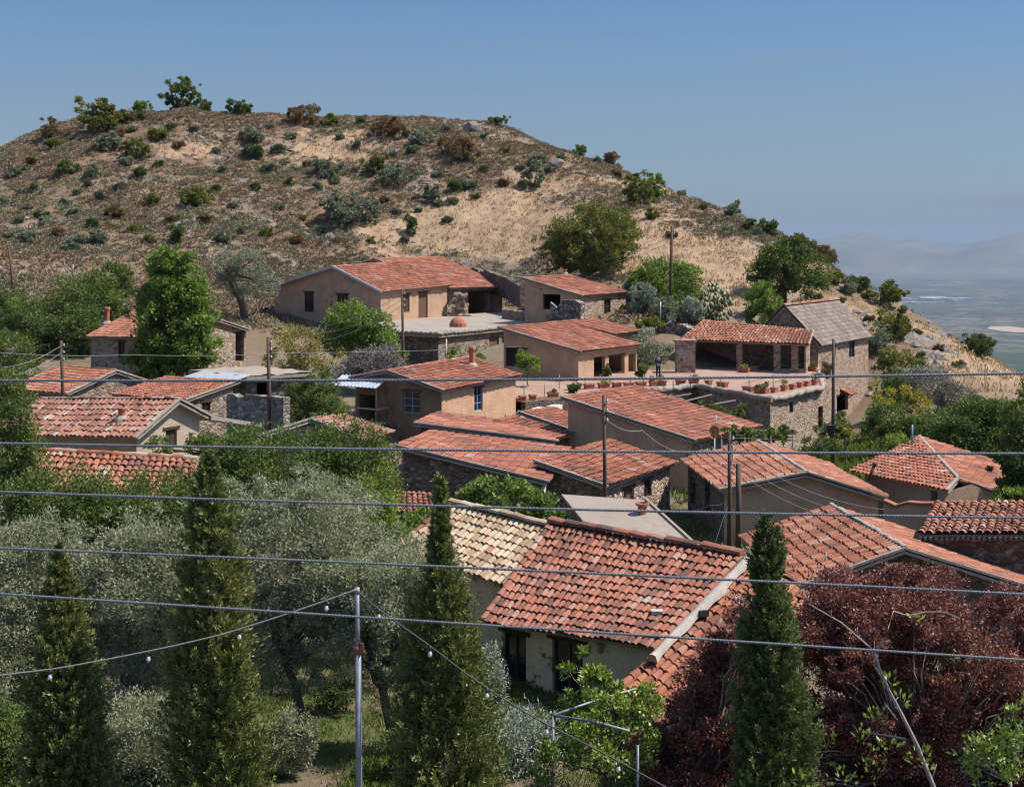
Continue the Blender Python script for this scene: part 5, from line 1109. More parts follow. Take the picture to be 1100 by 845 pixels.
for i,(x,y,rx,ry,Y,m_,l) in enumerate(((896,458,17,14,94,'leaf_green','round green bush behind the dark utility pole'),(955,452,26,20,95,'leaf_green','bushy green shrub left of the grey house roof apex'),(968,418,22,20,108,'leaf_green','green bush between the tall stone house and the bare grey tree'),(880,478,20,10,84,'leaf_dark','low dark bush right of the vine trellis'),(1000,462,24,18,94,'leaf_green','green shrub left of the biggest green tree'),(975,475,20,10,88,'leaf_fresh','pale green low shrub behind the grey house roof'))):
    ptree('leafy_bush',l,'bush',x,Y,[(x,y,rx,ry),(x-rx*.45,y+ry*.4,rx*.55,ry*.6),(x+rx*.5,y+ry*.35,rx*.5,ry*.55)],m_,(3,2.1),2.5,120+i,GG,trunk_r=.07)
ptree('carob_tree','biggest dark green tree right of the bare grey tree','tree',1050,88,[(1045,455,40,28),(1080,462,32,26),(1025,470,24,18),(1060,440,24,14)],'leaf_green',(3.4,2.4),3.0,131,trunk_r=.2)
ptree('carob_tree','dark tree at the right frame edge overhanging the grey house roof','tree',1100,58,[(1095,490,22,32),(1105,450,26,32),(1085,520,18,16),(1110,525,30,20),(1078,500,12,14)],'leaf_dark',(4,2.8),2.6,132,trunk_r=.2)
ptree('leafy_bush','fresh green bush under the dark tree at the right frame edge','bush',1100,57,[(1092,535,24,12)],'leaf_fresh',(4,2.6),2.4,133)
ptree('dry_tree','bare grey twiggy tree among the yellow flowers on the right','tree',1012,102,[(1010,412,32,20),(1030,425,24,18),(985,418,20,16)],'twig_grey',(5,.8),1.0,134,barkm='bark_grey',nl=34,trunk_r=.16,shell=.2)
ptree('silver_bush','pale silver rounded bush on the slope right of the tall stone house','bush',990,112,[(990,402,20,12),(975,405,12,9)],'leaf_silver',(3,1.5),2.4,135,trunk_r=.05)
ptree('leafy_bush','olive brown bush on the rocky slope right of the steep roof','bush',966,118,[(966,390,22,16),(953,397,14,12),(980,398,16,12)],'leaf_oak',(3,2),2.2,136,trunk_r=.08)
ptree('leafy_bush','leafy bush inside the dark courtyard below the terrace','bush',768,88,[(775,443,16,8),(795,445,14,9),(760,438,10,6)],'leaf_green',(3.2,2.2),2.3,137,trunk_r=.05)
tr=tag(empty('vine_trellis',(14.5,76.5,-13.5)),'wooden vine trellis with thin green vines behind the roof with two poles','trellis')
m=MB()
for dz in (0,.16):
    for k in range(4): a=P(772,461+k*3.2,77-k*.8); b=P(856,463+k*3.2,78-k*.8); m.tube([a+A(0,0,dz*.2),b],.035,5)
for px in (775,800,828,852): a=P(px,461,77.2); b=P(px,473,74.2); m.tube([a,b],.035,5); m.tube([A(b[0],b[1],-13.9),b],.05,5)
m.build('frame','wood_grey',tr); m=MB(); rg=np.random.default_rng(3)
blob_leaves(m,[tuple(P(x,y,76))+(rx*.05,.8,.22) for x,y,rx in ((790,463,18),(815,466,20),(843,464,16),(836,470,10),(800,471,12))],1500,.2,.14,rg,0); m.build('vine','leaf_green',tr)
# ------------------------------------------------------------------ shrubs on the hill
NAMED=[ # px, base row, width, height, leaf, label
 (638,294,116,82,'leaf_oak','huge round dark olive green bush above the small stone house'),
 (688,222,46,34,'leaf_oak','round olive green bush on the right flank above the huge bush'),
 (704,216,26,32,'leaf_bright','bright green bush joined to the right of the round olive bush'),
 (195,116,46,38,'leaf_green','tall green bush standing highest on the hill top'),
 (222,114,16,16,'leaf_green','small green bush just right of the tall hilltop bush'),
 (105,142,54,42,'leaf_oak','broad olive brown bush on the left end of the crest'),
 (150,118,26,15,'leaf_bright','low bright green bush between the two big crest bushes'),
 (52,150,22,22,'leaf_brownish','grey brown bush low on the left crest'),
 (258,123,36,17,'leaf_dark','flat dark green bush on the crest right of the hilltop'),
 (327,137,44,26,'leaf_brownish','rounded rust brown bush on the crest beside a green one'),
 (354,137,24,15,'leaf_oak','small green bush right of the rust brown crest bush'),
 (415,148,44,24,'leaf_brownish','rust and green bush on the crest in the middle of the hill'),
 (492,174,50,28,'leaf_brownish','dark rust red bush on the slope below the crest'),
 (400,189,28,27,'leaf_oak','dark green yellowish bush in the middle of the hillside'),
 (146,170,32,22,'leaf_oak','olive green bush on the upper left slope'),
 (73,189,26,17,'leaf_dark','dark green bush on the far left slope'),
 (208,224,36,24,'leaf_oak','brownish olive bush left of the hill centre'),
 (190,262,22,24,'leaf_dark','dark green bush low on the slope above the tall green tree'),
 (163,222,20,16,'leaf_oak','yellow green bush left of the brownish olive bush'),
 (573,202,30,28,'leaf_greygreen','grey green bush on the upper right slope'),
 (535,135,28,11,'leaf_green','flat green bush on the crest near the pale boulder'),
 (455,158,34,22,'leaf_greygreen','grey green bush left of the dark rust red bush'),
 (375,243,62,40,'leaf_greygreen','large spreading grey green bush in the middle of the lower slope'),
 (425,200,48,24,'leaf_greygreen','wide grey green bush below the dark green yellowish bush'),
 (465,219,28,22,'leaf_greygreen','grey green bush right of the hill centre'),
 (355,189,40,18,'leaf_greygreen','low wide grey green bush left of the hill centre'),
 (439,252,16,22,'leaf_dark','small dark upright bush above the big brown house'),
 (659,178,20,20,'leaf_brownish','small round tree on the right skyline'),
 (623,166,16,15,'leaf_green','small green bush on the right skyline near the top'),
 (783,236,22,20,'leaf_greygreen','grey green bush on the skyline right of the tall pole'),
 (825,253,28,20,'leaf_green','green bush on the skyline left of the large shoulder tree'),
 (806,250,18,16,'leaf_dark','dark bush on the skyline next to the green one'),
 (872,282,32,20,'leaf_brownish','brown bush behind the large shoulder tree'),
 (888,286,20,20,'leaf_greygreen','grey bush on the ridge right of the large shoulder tree'),
 (920,313,24,16,'leaf_dark','rounded dark bush on the right ridge'),
 (954,331,32,27,'leaf_oak','upright dark olive bush on the right ridge against the plain'),
 (960,364,42,30,'leaf_oak','olive brown bush above the rocky outcrop on the right'),
 (940,380,24,28,'leaf_greygreen','grey green bush close to the right end of the steep roof'),
 (912,318,16,16,'leaf_greygreen','small grey green bush left of the rounded dark bush'),
 (1051,385,32,28,'leaf_dark','lone dark green bush at the right end of the ridge against the plain'),
 (897,306,18,14,'leaf_oak','small yellow green bush on the right ridge')]
sd_=200
for px,py,w,h,lf,lab in NAMED:
    if px>840: w,h=w*1.2,h*1.12
    p=hit(px,py-1); s=p[1]/F; sd_+=1; n=int(min(16000,w*h*.7*2.9/(2.7*1.9*.5)))
    if w>60: n=int(n*1.3)
    bush('hillside_bush',lab,'bush',p,w*s,h*s,lf,n,3.0*s,2.0*s,None,sd_,.5,5 if w>30 else 3)
SM=[(135,178,22),(100,192,16),(95,200,13),(25,208,13),(37,206,13),(210,216,16),(123,236,18),(90,260,17),(105,261,20),(50,243,17),(20,240,14),(45,234,16),(145,249,11),(185,239,20),(68,222,13),(30,226,13),(84,209,12),(210,142,15),(185,139,13),(172,151,14),(192,160,14),(233,166,14),(268,168,20),(270,155,16),(117,160,22),(134,134,14),(150,130,15),(128,148,14),(140,143,18),(348,193,14),(360,197,11),(290,186,22),(270,168,17),(325,239,14),(413,220,14),(450,229,11),(470,222,15),(485,219,14),(503,203,16),(490,206,13),(285,254,15),(320,264,14),(425,232,11),(577,178,15),(604,172,13),(644,176,11),(662,190,12),(680,194,14),(722,256,11),(733,211,11),(780,250,12),(812,254,13),(882,302,13),(880,322,12),(932,321,12),(935,345,15),(970,337,12),(436,147,12),(444,166,14),(480,142,10),(388,133,13),(510,215,12),(447,216,12),(340,206,16),(312,150,14),(290,140,12),(240,185,14),(230,205,13),(60,160,14),(35,178,13),(15,190,13),(80,232,15),(110,215,13),(130,205,14),(150,190,13),(170,180,13),(60,255,16),(30,262,18),(5,222,12),(10,258,15),(75,270,17),(100,245,13),(160,262,16),(220,240,13),(250,225,14),(260,250,15),(300,225,13),(240,262,16),(275,205,14),(310,200,13),(330,180,13),(300,165,13),(380,160,14),(365,150,12),(420,170,14),(520,185,12),(545,165,11),(540,200,12),(560,185,10),(590,185,11),(520,150,10),(470,190,13),(480,240,12),(400,262,14),(360,262,13),(345,250,14),(435,262,12),(850,330,10),(905,325,11),(955,345,12),(985,360,11),(1010,378,12),(990,385,11),(1030,395,11),(830,255,10),(768,240,10),(755,225,10),(700,235,10)]
for i,(px,py,w) in enumerate(SM):
    p=hit(px,py); s=p[1]/F; rg=np.random.default_rng(900+i); w=w*(.75+.75*rg.random()**2); h=w*(.44+.2*rg.random()); k=i%7
    lf='leaf_greygreen' if k<4 else ('leaf_dark' if k==4 else ('leaf_oak' if k==5 else 'leaf_brownish'))
    lab,gp=(('small low grey green shrub scattered over the dry hillside','small grey green shrubs on the hillside') if k<4 else ('small dark green shrub scattered over the dry hillside','small dark shrubs on the hillside') if k==4 else ('small yellowish olive shrub scattered over the dry hillside','small olive shrubs on the hillside') if k==5 else ('small rust brown shrub scattered over the dry hillside','small rust brown shrubs on the hillside'))
    bush('hillside_shrub',lab,'shrub',p,w*s*1.1,h*s*1.1,lf,int(60+w*h*2.6),3.0*s,1.7*s,gp,900+i,.6,3)
# ground cover: scrub, dry grass, stones, weeds
rg=np.random.default_rng(77)
def scatter(u0,u1,y0,y1,n,fn):
    u=rg.uniform(u0,u1,n); Y=np.sqrt(rg.uniform(y0*y0,y1*y1,n)); x=(u-HX)*Y/F
    Ut=np.array([r[0] for r in _T],float); Yc=np.interp(u,Ut,[r[12] for r in _T]); keep=(Y<Yc+6)&(Y>y0); x,Y,u=x[keep],Y[keep],u[keep]; w=fn(x,Y,u); keep=rg.random(len(x))<w; x,Y=x[keep],Y[keep]
    return np.stack([x,Y,ground(x,Y)],1)
nrm=lambda a:np.clip(a,0,1)
def clumps(name,mat,c,k,s0,s1,ll,lw,flat=.6):
    m=MB(); pk=np.repeat(np.arange(len(c)),k); sz=s0+(s1-s0)*rg.random(len(c))**1.6; tone=rg.random(len(c)); off=rand_unit(len(pk),rg)*A(1,1,flat); off[:,2]=np.abs(off[:,2])
    pos=c[pk]+off*(sz[pk]*rg.random(len(pk))**.5)[:,None]; leaf_quads(m,pos,off+A(0,0,.3),ll,lw,rg,0,np.clip(tone[pk]*.8+.15*rg.normal(size=len(pk))+.1,0,1)); return tag(m.build(name,mat),kind='stuff')
free=lambda y,u:((y>152)|(u>640)|(u<420))
dz_=lambda x,y:dryness(x,y,ground(x,y))
c=scatter(-150,900,126,235,60000,lambda x,y,u:free(y,u)*nrm(1.05-1.2*dz_(x,y))*nrm(.75+1.5*fbm(x/8,y/8,3,41))*nrm((1150-u)/300)); clumps('dry_scrub','scrub',c,24,.22,.68,.22,.13)
c=scatter(-150,1000,130,235,18000,lambda x,y,u:free(y,u)*nrm(.95-1.5*dz_(x,y))*nrm(.06+2.2*fbm(x/9,y/6,4,45))); clumps('grey_scrub','leaf_greygreen',c,46,.3,1.0,.24,.13,.55)
c=scatter(-150,1150,130,235,6000,lambda x,y,u:free(y,u)*nrm(.9-1.2*dz_(x,y))*nrm(-.2+2.2*fbm(x/6,y/6,4,46))); clumps('brown_scrub','leaf_brownish',c,36,.25,.8,.22,.12,.6)
c=scatter(-100,1150,118,232,60000,lambda x,y,u:free(y,u)*nrm(1.3*dz_(x,y)-.1)*nrm(.75+1.2*fbm(x/4,y/4,3,47)))
k=4; pk=np.repeat(np.arange(len(c)),k); pos=c[pk]+rg.normal(0,.18,(len(pk),3))*A(1,1,0); d=rg.normal(0,.4,(len(pk),3)); d[:,2]=1; tone=nrm(.5+1.1*fbm(c[:,0]/5,c[:,1]/5,3,44)+.2*rg.normal(size=len(c)))
m=MB(); leaf_quads(m,pos-A(0,0,.05),d,.40,.10,rg,0,np.clip(tone[pk]+.12*rg.normal(size=len(pk)),0,1)); tag(m.build('dry_grass','grass_dry'),kind='stuff')
def rocks(name,mat,c,smin,smax):
    m=MB(); n=len(c); s=smin+(smax-smin)*rg.random(n)**3; oct_=np.array([(1,0,0),(.5,.8,0),(-.5,.85,0),(-1,0,0),(-.5,-.8,0),(.5,-.85,0),(.3,.2,.75),(-.35,-.1,.65)]); V=c[:,None,:]+oct_[None]*s[:,None,None]*(1+.3*rg.normal(size=(n,8,3)))*A(1,1,.8)
    q=[(0,1,6),(1,2,6),(2,7,6),(2,3,7),(3,4,7),(4,5,7),(5,6,7),(5,0,6)]; f=(np.arange(n)[:,None,None]*8+np.array(q)[None]).reshape(-1,3); m.add(V.reshape(-1,3),f,0,rg.random(n*8)); return tag(m.build(name,mat),kind='stuff')
m_plaster('rock',(.15,.128,.112),(.21,.185,.165),(.27,.245,.22),scale=1.5,bump=1)
c=scatter(-100,1080,126,232,16000,lambda x,y,u:free(y,u)*nrm(.02+2.2*fbm(x/10,y/10,4,51)+nrm((u-880)/400)*.4)*nrm(1.2-dz_(x,y))); rocks('loose_rocks','rock',c-A(0,0,.1),.12,.6)
for px,py,w,lab in ((508,140,1.6,'pale boulder standing on the crest of the hill'),(598,178,1.2,'grey boulder on the upper right slope')):
    p=hit(px,py); q=np.array([p]); m=MB(); r2=np.random.default_rng(int(px)); V=rand_unit(40,r2)*w*A(1,.8,.8)+p
    import bmesh
    bm=bmesh.new(); [bm.verts.new(v-p) for v in V]; bmesh.ops.convex_hull(bm,input=bm.verts); me=bpy.data.meshes.new('boulder'); bm.to_mesh(me); bm.free(); me.materials.append(MAT['rock']); o=bpy.data.objects.new('boulder',me); o.location=p; COL.objects.link(o); tag(o,lab,'boulder')
oc=[]
for px,py,w,h,n in ((990,362,26,14,40),(1005,382,22,10,30),(960,352,10,10,14),(850,272,16,6,18),(770,245,24,6,22),(810,262,22,8,22),(590,172,26,10,22),(205,250,40,16,34),(230,262,30,14,24),(160,240,36,14,26),(300,240,26,10,18),(350,258,40,10,24),(925,350,14,12,20),(640,190,20,8,14)):
    for i in range(n): oc.append(hit(px+rg.normal(0,w*.5),py+rg.normal(0,h*.5)))
rocks('rock_outcrops','rock',np.array(oc)-A(0,0,.12),.2,.85)
def weeds(name,u0,u1,y0,y1,n,h,w,mat,kk=5,sp=.15,th=.5):
    u=rg.uniform(u0,u1,n); Y=rg.uniform(y0,y1,n); x=(u-HX)*Y/F; keep=rg.random(n)<nrm(th+1.6*fbm(x/2.5,Y/2.5,3,61)); x,Y=x[keep],Y[keep]; c=np.stack([x,Y,ground(x,Y)],1)
    pk=np.repeat(np.arange(len(c)),kk); pos=c[pk]+rg.normal(0,sp,(len(pk),3))*A(1,1,0); d=rg.normal(0,.5,(len(pk),3)); d[:,2]=1; m=MB(); leaf_quads(m,pos,d,h,w,rg,0); return tag(m.build(name,mat),kind='stuff')
weeds("grass",-20,720,29,42,30000,.13,.028,'grass_green')
weeds('weeds',840,1110,68,112,9000,.45,.12,'grass_green',6,.3,.75)
weeds('low_weeds',-50,1120,44,100,9000,.35,.09,'grass_green',6,.3,.4)
# ------------------------------------------------------------------ poles, wires, lamps
def pole(label,px0,py0,px1,Y,r=.11,zb=None,name='utility_pole',mat='pole_wood',group=None,kit=True,arm=None):
    top=P(px0,py0,Y); x=(px1-HX)*Y/F; zb=gz(x,Y) if zb is None else zb; b=A(x,Y,zb)
    root=tag(empty(name,b),label,'pole',group); m=MB(); m.tube([b-A(0,0,.5),b*.5+top*.5+A(.02,0,0),top],[r*1.15,r,r*.85],8); m.build('shaft',mat,root)
    if kit:
        for k in range(3):
            m=MB(); c=top-A(0,0,.25+.42*k); m.lathe(c+A(r+.07,-.02,-.07),[(.03,0),(.055,.04),(.03,.07),(.055,.10),(.02,.15)],7); m.build('insulator','far_white',root)
        m=MB(); m.box(top-A(0,0,.67)+A(r+.03,0,0),(.012,.02,.55)); m.build('bracket','black_metal',root)
    return top
pole('thin leaning pole on the far left hillside',9,265,15,130,.10,gz((15-HX)*130/F,130),kit=False)
p2=pole('dark wooden pole in front of the furthest left roof',65.5,366,68.5,84)
p3=pole('wooden pole standing before the grey ruined wall',288,362,290,77.5)
p4=pole('dark wooden pole in front of the flat earth roof',432,311,433.5,97,.10)
p5=pole('wooden pole in the middle, between the stone barn and the stone cottage',648.5,424,650,60.8,.085)
p6=pole('tall dark pole on the hill foot among the silver shrubs',722,243,719,129,.14)
p7=pole('taller of the two poles side by side before the dark left wall',783.5,464,783,58.3,.085)
p8=pole('shorter thicker pole beside the taller one before the dark left wall',793,498,793,57.6,.12,kit=False)
p9=pole('dark utility pole beside the terrace corner in front of the tall stone house',895.5,364,894,90,.11)
m=MB(); c=A(*(P(896,459,89.7)[:2]),P(896,459,89.7)[2]); m.box(c-A(.25,.12,0),(.28,.1,.16)); tag(m.build('meter_box','black_metal',None,c),'small dark box fixed low on the utility pole by the terrace corner','box')
# galvanised lamp post in front
Y=27.3; b=A((386-HX)*Y/F,Y,gz((386-HX)*Y/F,Y)); t=P(383.5,632,Y); j=P(385,700,Y)
root=tag(empty('metal_post',b),'grey galvanised metal post holding the string of bulbs, in the olive grove','post')
m=MB(); m.tube([b-A(0,0,.3),j],.065,10); m.build('lower_tube','galvanised',root)
m=MB(); m.tube([j-A(0,0,.3),t],.048,10); m.build('upper_tube','galvanised',root)
m=MB(); m.tube([j+A(0,0,.12),j-A(0,0,.02)],.085,10); m.box(j+A(.07,-.05,.1),(.03,.03,.09)); m.build('clamp','rust',root)
m=MB(); m.tube([t-A(0,0,.1),t+A(0,0,.02)],.055,10); m.build('cap','galvanised',root)
def rope(label,pts,r,mat,name,cat,group=None,sag=0,n=40,strands=1,pitch=.3,seg=5):
    pts=[np.asarray(p,float) for p in pts]; out=[]
    for a,b in zip(pts[:-1],pts[1:]):
        k=max(4,n//(len(pts)-1)); t=np.linspace(0,1,k,endpoint=False)[:,None]; s=a+(b-a)*t; s[:,2]-=sag*4*(t*(1-t))[:,0]; out.append(s)
    C=np.concatenate(out+[pts[-1][None]]); m=MB()
    if strands==1: m.tube(C,r,seg)
    else:
        L=np.linalg.norm(C[-1]-C[0]); N=int(L/pitch*8); ti=np.linspace(0,1,N); idx=np.linspace(0,1,len(C)); D=np.stack([np.interp(ti,idx,C[:,i]) for i in range(3)],1)
        for s in range(strands):
            ph=ti*L/pitch*6.283+s*6.283/strands; m.tube(D+np.stack([0*ph,np.cos(ph),np.sin(ph)],1)*r*.5,r*.68,5)
    o=m.build(name,mat,None,C[0]); return tag(o,label,cat,group),C
CG='thick twisted cables crossing the view'
for i,(l,m_,r_) in enumerate((((0,408.5),(560,407.5),(1100,401)),((0,476),(560,484),(1100,487)),((0,528),(560,545.5),(1100,556)),((0,588.5),(560,612),(1100,638)),((0,637.5),(560,673.5),(1100,708.5)))):
    Yc=11.0+.15*i; pq=np.polyfit([l[0],m_[0],r_[0]],[l[1],m_[1],r_[1]],2); xs=np.linspace(-500,1600,22)
    rope(['topmost thick twisted cable, nearly level across the village','second thick cable from the top, crossing the middle roofs','third thick cable from the top, sloping down to the right','fourth thick cable from the top, crossing the nearest red roof','lowest thick cable, sloping down across the trees to the right'][i],[P(x,np.polyval(pq,x),Yc) for x in xs],.0098,'cable','power_cable','cable',CG,0,80,3,.085)
# string lights
def string(label,pts,bulbs,Y,seed,drop=7):
    C=[P(a,b,Y+(c[0] if c else 0)) for a,b,*c in pts]; root=tag(empty('string_light',C[0]),label,'string lights')
    cs=np.array(C); ti=np.linspace(0,1,60); idx=np.linspace(0,1,len(C)); D=np.stack([np.interp(ti,idx,cs[:,i]) for i in range(3)],1)
    for _ in range(4): D[1:-1]=(D[:-2]+D[1:-1]*2+D[2:])/4
    m=MB(); m.tube(D,.016,6); m.build('wire','thin_wire' if seed==1 else 'light_wire',root)
    for bx in bulbs:
        k=int(np.argmin([abs(pix(p)[0]-bx) for p in D])); c=D[k]; m=MB(); m.tube([c,c-A(0,0,.10)],.026,7); o=m.build('socket','black_metal',root)
        m=MB(); m.lathe(c-A(0,0,.235),[(.012,.02),(.038,.045),(.047,.075),(.038,.11),(.026,.14)],9); m.build('bulb','bulb_glass',root)
string('pale wire with hanging bulbs rising from the left edge to the metal post',[(-60,733),(0,725),(60,718),(120,707),(180,695),(240,681),(300,662),(350,645),(383,633)],[54,160,255,349],27.0,1)
string('dark wire with hanging bulbs falling from the olive tree to the lower right',[(383,634),(399,648),(420,664),(460,692),(500,723),(540,750),(580,774),(640,804),(715,845),(760,868)],[406,462,523,591,669],27.3,2)
# pergola frame in front
fr=tag(empty('pipe_pergola',P(593,850,31)),'thin galvanised pipe frame carrying the vine in front of the cream house','pergola')
for nm,pts in (('post',[P(594,905,31),P(594,768,31)]),('post',[P(685,905,30.2),P(685,800,30.2)]),('rail',[P(594,768,31),P(640,752,32),P(688,738,33.2),P(705,740,33.2)]),('rail',[P(594,768,31),P(640,775,30.6),P(676,785,30.2)])):
    m=MB(); m.tube(pts,.03,7); m.build(nm,'galvanised',fr)
# thin overhead wires
def wires(label,a,b,n,da,db,group,sag=.35,r=.014,mat='thin_wire'):
    for i in range(n):
        rope(label,[a+A(*da)*i,b+A(*db)*i],r,mat,'overhead_wire','wire',group,sag,18)
dz=(0,0,-.42)
wires('thin wire stretched from the pole by the flat roof across the big brown gable',p4-A(0,0,.25),P(345,352,97)+A(0,2,0),3,dz,(0,0,-.5),'wires left of the pole by the flat earth roof')
wires('thin wire running from the dark utility pole by the terrace corner down to the left',p9-A(0,0,.4),P(800,411,96),3,dz,(.9,0,-.25),'wires from the pole by the terrace corner')
wires('thin wire crossing the brown gable between the two poles and the garden wall',P(784,480,58.2),P(950,547,57.5),3,dz,(0,0,-.4),'wires across the brown gable',.5,.012)
wires('thin wire running from the tall hill pole across the huge bush',P(604,281,150),p6*A(1,1,1)+A(0,0,-.5),3,(0,0,-.45),(0,0,-.45),'wires over the huge bush',.6,.02)
wires('thin wire going left from the dark pole before the furthest left roof',p2-A(0,0,.3),P(-20,395,70),3,dz,(0,0,-.6),'wires left of the furthest left pole',.4)
rope('pale cable sagging from the middle pole to the long house wall',[p5-A(0,0,1.0),P(690,462,66),P(737,486,70)],.018,'thin_wire','overhead_wire','wire',None,.25,24)
rope('pale cable hanging between the two poles and the stone cottage',[P(735,548,62),P(762,542,60),P(786,536,58.4)],.016,'thin_wire','overhead_wire','wire',None,.12,20)
rope('pale guy wire slanting down from the two poles to the ground',[P(785,537,58.4),P(777,556,58),P(766,590,57.6)],.012,'thin_wire','overhead_wire','wire',None,.0,8)
rope('thin grey wire crossing the far left roofs level with the tall green tree',[P(-10,378,60),P(140,381,70),P(300,379,80),P(560,372,98)],.012,'thin_wire','overhead_wire','wire',None,.1,30)
# satellite dish
d0=P(767,464,70.5); root=tag(empty('satellite_dish',A(d0[0],d0[1],-12)),'small rusty orange satellite dish in front of the long house roof','dish')
m=MB(); m.tube([A(d0[0]+.05,d0[1]+.15,-12.6),A(d0[0]+.05,d0[1]+.15,d0[2]-.1)],.035,6); m.build('mast','zinc',root)
m=MB(); ax=unit(A(-.35,-1,.35)); u=unit(np.cross(ax,(0,0,1))); v=np.cross(u,ax); V=[d0-ax*.10]; 
for r,dp in ((.14,.085),(.25,.055),(.34,0.0)):
    for t in np.linspace(0,6.283,14,endpoint=False): V.append(d0-ax*dp+u*math.cos(t)*r*.8+v*math.sin(t)*r)
f=[(0,1+i,1+(i+1)%14) for i in range(14)]
for k in range(2): f+=[(1+14*k+i,1+14*(k+1)+i,1+14*(k+1)+(i+1)%14,1+14*k+(i+1)%14) for i in range(14)]
m.add(V,f,0,.5,True); m.build('reflector','dish_rust',root)
m=MB(); m.tube([d0-v*.3,d0+ax*.3-v*.05],.014,5); m.box(d0+ax*.3-v*.03,(.035,.035,.035)); m.build('feed_arm','black_metal',root)
def mast(label,px,y0,y1,Y,mat,r=.025,name='antenna_mast',arms=True):
    a=P(px,y1,Y); b=P(px,y0,Y); m=MB(); m.tube([a,b],r,6)
    if arms:
        for k in (.92,.8): c=a+(b-a)*k; m.tube([c-A(.3,0,0),c+A(.3,0,0)],r*.5,4)
    return tag(m.build(name,mat,None,a),label,'antenna')
mast('thin grey aerial mast standing on the long house roof edge',769,446,466,72.5,'zinc')
mast('thin blue pole standing behind the ridge of the grey house',980,456,480,70,'blue_pole',.045,'blue_pole',False)
mast('short blue pipe standing on the large right hand roof',887,594,612,47,'blue_pole',.03,'blue_pipe',False)
mast('white plastic pipe standing on the flat earth roof',479.5,364,389,100,'far_white',.05,'white_pipe',False)
mast('thin pale pole standing before the rubble wall',709.5,324,346,124,'zinc',.06,'thin_pole',False)
a=P(933,516,58.2); m=MB(); m.tube([a,P(939,500,58.2)],.07,7); m.tube([P(939,500,58.2),P(940.5,497,58.2)],.11,8); tag(m.build('stove_pipe','pole_wood',None,a),'dark leaning stove pipe on the right slope of the gabled house','pipe')
# terrace planters
PL=[(562,432,7),(573,431,7),(595,428,12),(618,419.5,16),(634,418.5,12),(650,417.5,14),(664,417,10),(677,417,12),(690,416,12),(703,415.5,8),(712,415,12),(733,414,12),(747,413,12),(763,414.5,7),(778,416.5,14),(806,421.5,14),(817,423,9),(824,423.5,8),(834,422.5,9),(845,420.5,10),(854,419,9),(862,417,8),(869,415.5,8),(878,414,10)]
rgp=np.random.default_rng(12); proto={}
def planter(p,w,rot,lab,plantm=None,grp='terracotta planters along the terrace edge'):
    root=tag(empty('planter',p),lab,'planter',grp); c,s=math.cos(rot),math.sin(rot); ux=A(c,s,0); uy=A(-s,c,0); h=.36; d_=.19
    m=MB(); bt=[p+ux*i*w*.44+uy*j*d_*.8 for i,j in ((-1,-1),(1,-1),(1,1),(-1,1))]; tp=[p+ux*i*w*.5+uy*j*d_+A(0,0,h) for i,j in ((-1,-1),(1,-1),(1,1),(-1,1))]; m.prism(tp,bt)
    for i,j,l in ((0,-1,w*.5),(0,1,w*.5)): m.box(p+uy*j*d_+A(0,0,h-.03),(l+.03,.025,.045),ux,uy)
    m.build('trough','terracotta',root); m=MB(); m.box(p+A(0,0,h+.008),(w*.46,d_*.85,.006),ux,uy); m.build('soil','soil',root)
    if plantm:
        m=MB(); rg2=np.random.default_rng(int(p[0]*100)%9999); blob_leaves(m,[tuple(p+A(0,0,h+.12))+(w*.38,d_,.24)],130,.16,.08,rg2,0,8,.5,.1,.6); m.build('plant',plantm,root)
for i,(px,py,w) in enumerate(PL):
    p=Pz(px,py,zt)+A(-.05,.55,0); p[2]=zt; pm=[None,None,'leaf_green','leaf_dark',None,'leaf_fresh',None][i%7]
    rot=(0.45 if px<704 else (-.2 if px<750 else (-1.2 if px<826 else .98))); rot=rot if px<750 or px>826 else -.95
    planter(p,w*p[1]/F*.95,rot,'long terracotta planter in the row along the terrace edge' if pm is None else 'planted terracotta planter with green leaves along the terrace edge',pm,'terracotta planters along the terrace edge' if pm is None else 'planted planters along the terrace edge')
for px,py,w,l in ((738,392,13,'terracotta planter beside the square stone pillar'),(799,400,12,'terracotta planter with bright leaves in front of the wooden porch post'),(810,397.5,10,'terracotta planter with dark leaves by the porch post, further right'),(873,398.5,9,'terracotta planter against the tall stone house corner')):
    p=Pz(px,py,zt); planter(p,w*p[1]/F,-.55,l,{799:'leaf_fresh',810:'leaf_dark',873:'leaf_green'}.get(px),None)
for px,py,w,h,lab in ((690,407,13,18,'small round green bush on the terrace behind the person'),(652,404,8,12,'potted green shrub in the porch of the columned house'),(616,422,10,10,'low plant at the left end of the planter row')):
    p=Pz(px,py,zt); s=p[1]/F; bush('potted_bush',lab,'bush',p,w*s,h*s,'leaf_green',500,.2,.11,None,px)
p=P(675,392,117.5); bush('terrace_bush','grey green hedge bush under the heaped rubble wall','bush',A(p[0]+1.0,116.5,-10.7),5.4,3.3,'leaf_greygreen',3200,.24,.1,None,31)
p=Pz(850,404,zt); bush('wall_plant','dry reddish plant against the tall stone house wall','plant',Pz(884,404,zt)+A(.3,0,0),.9,1.5,'leaf_brownish',300,.2,.08,None,32)
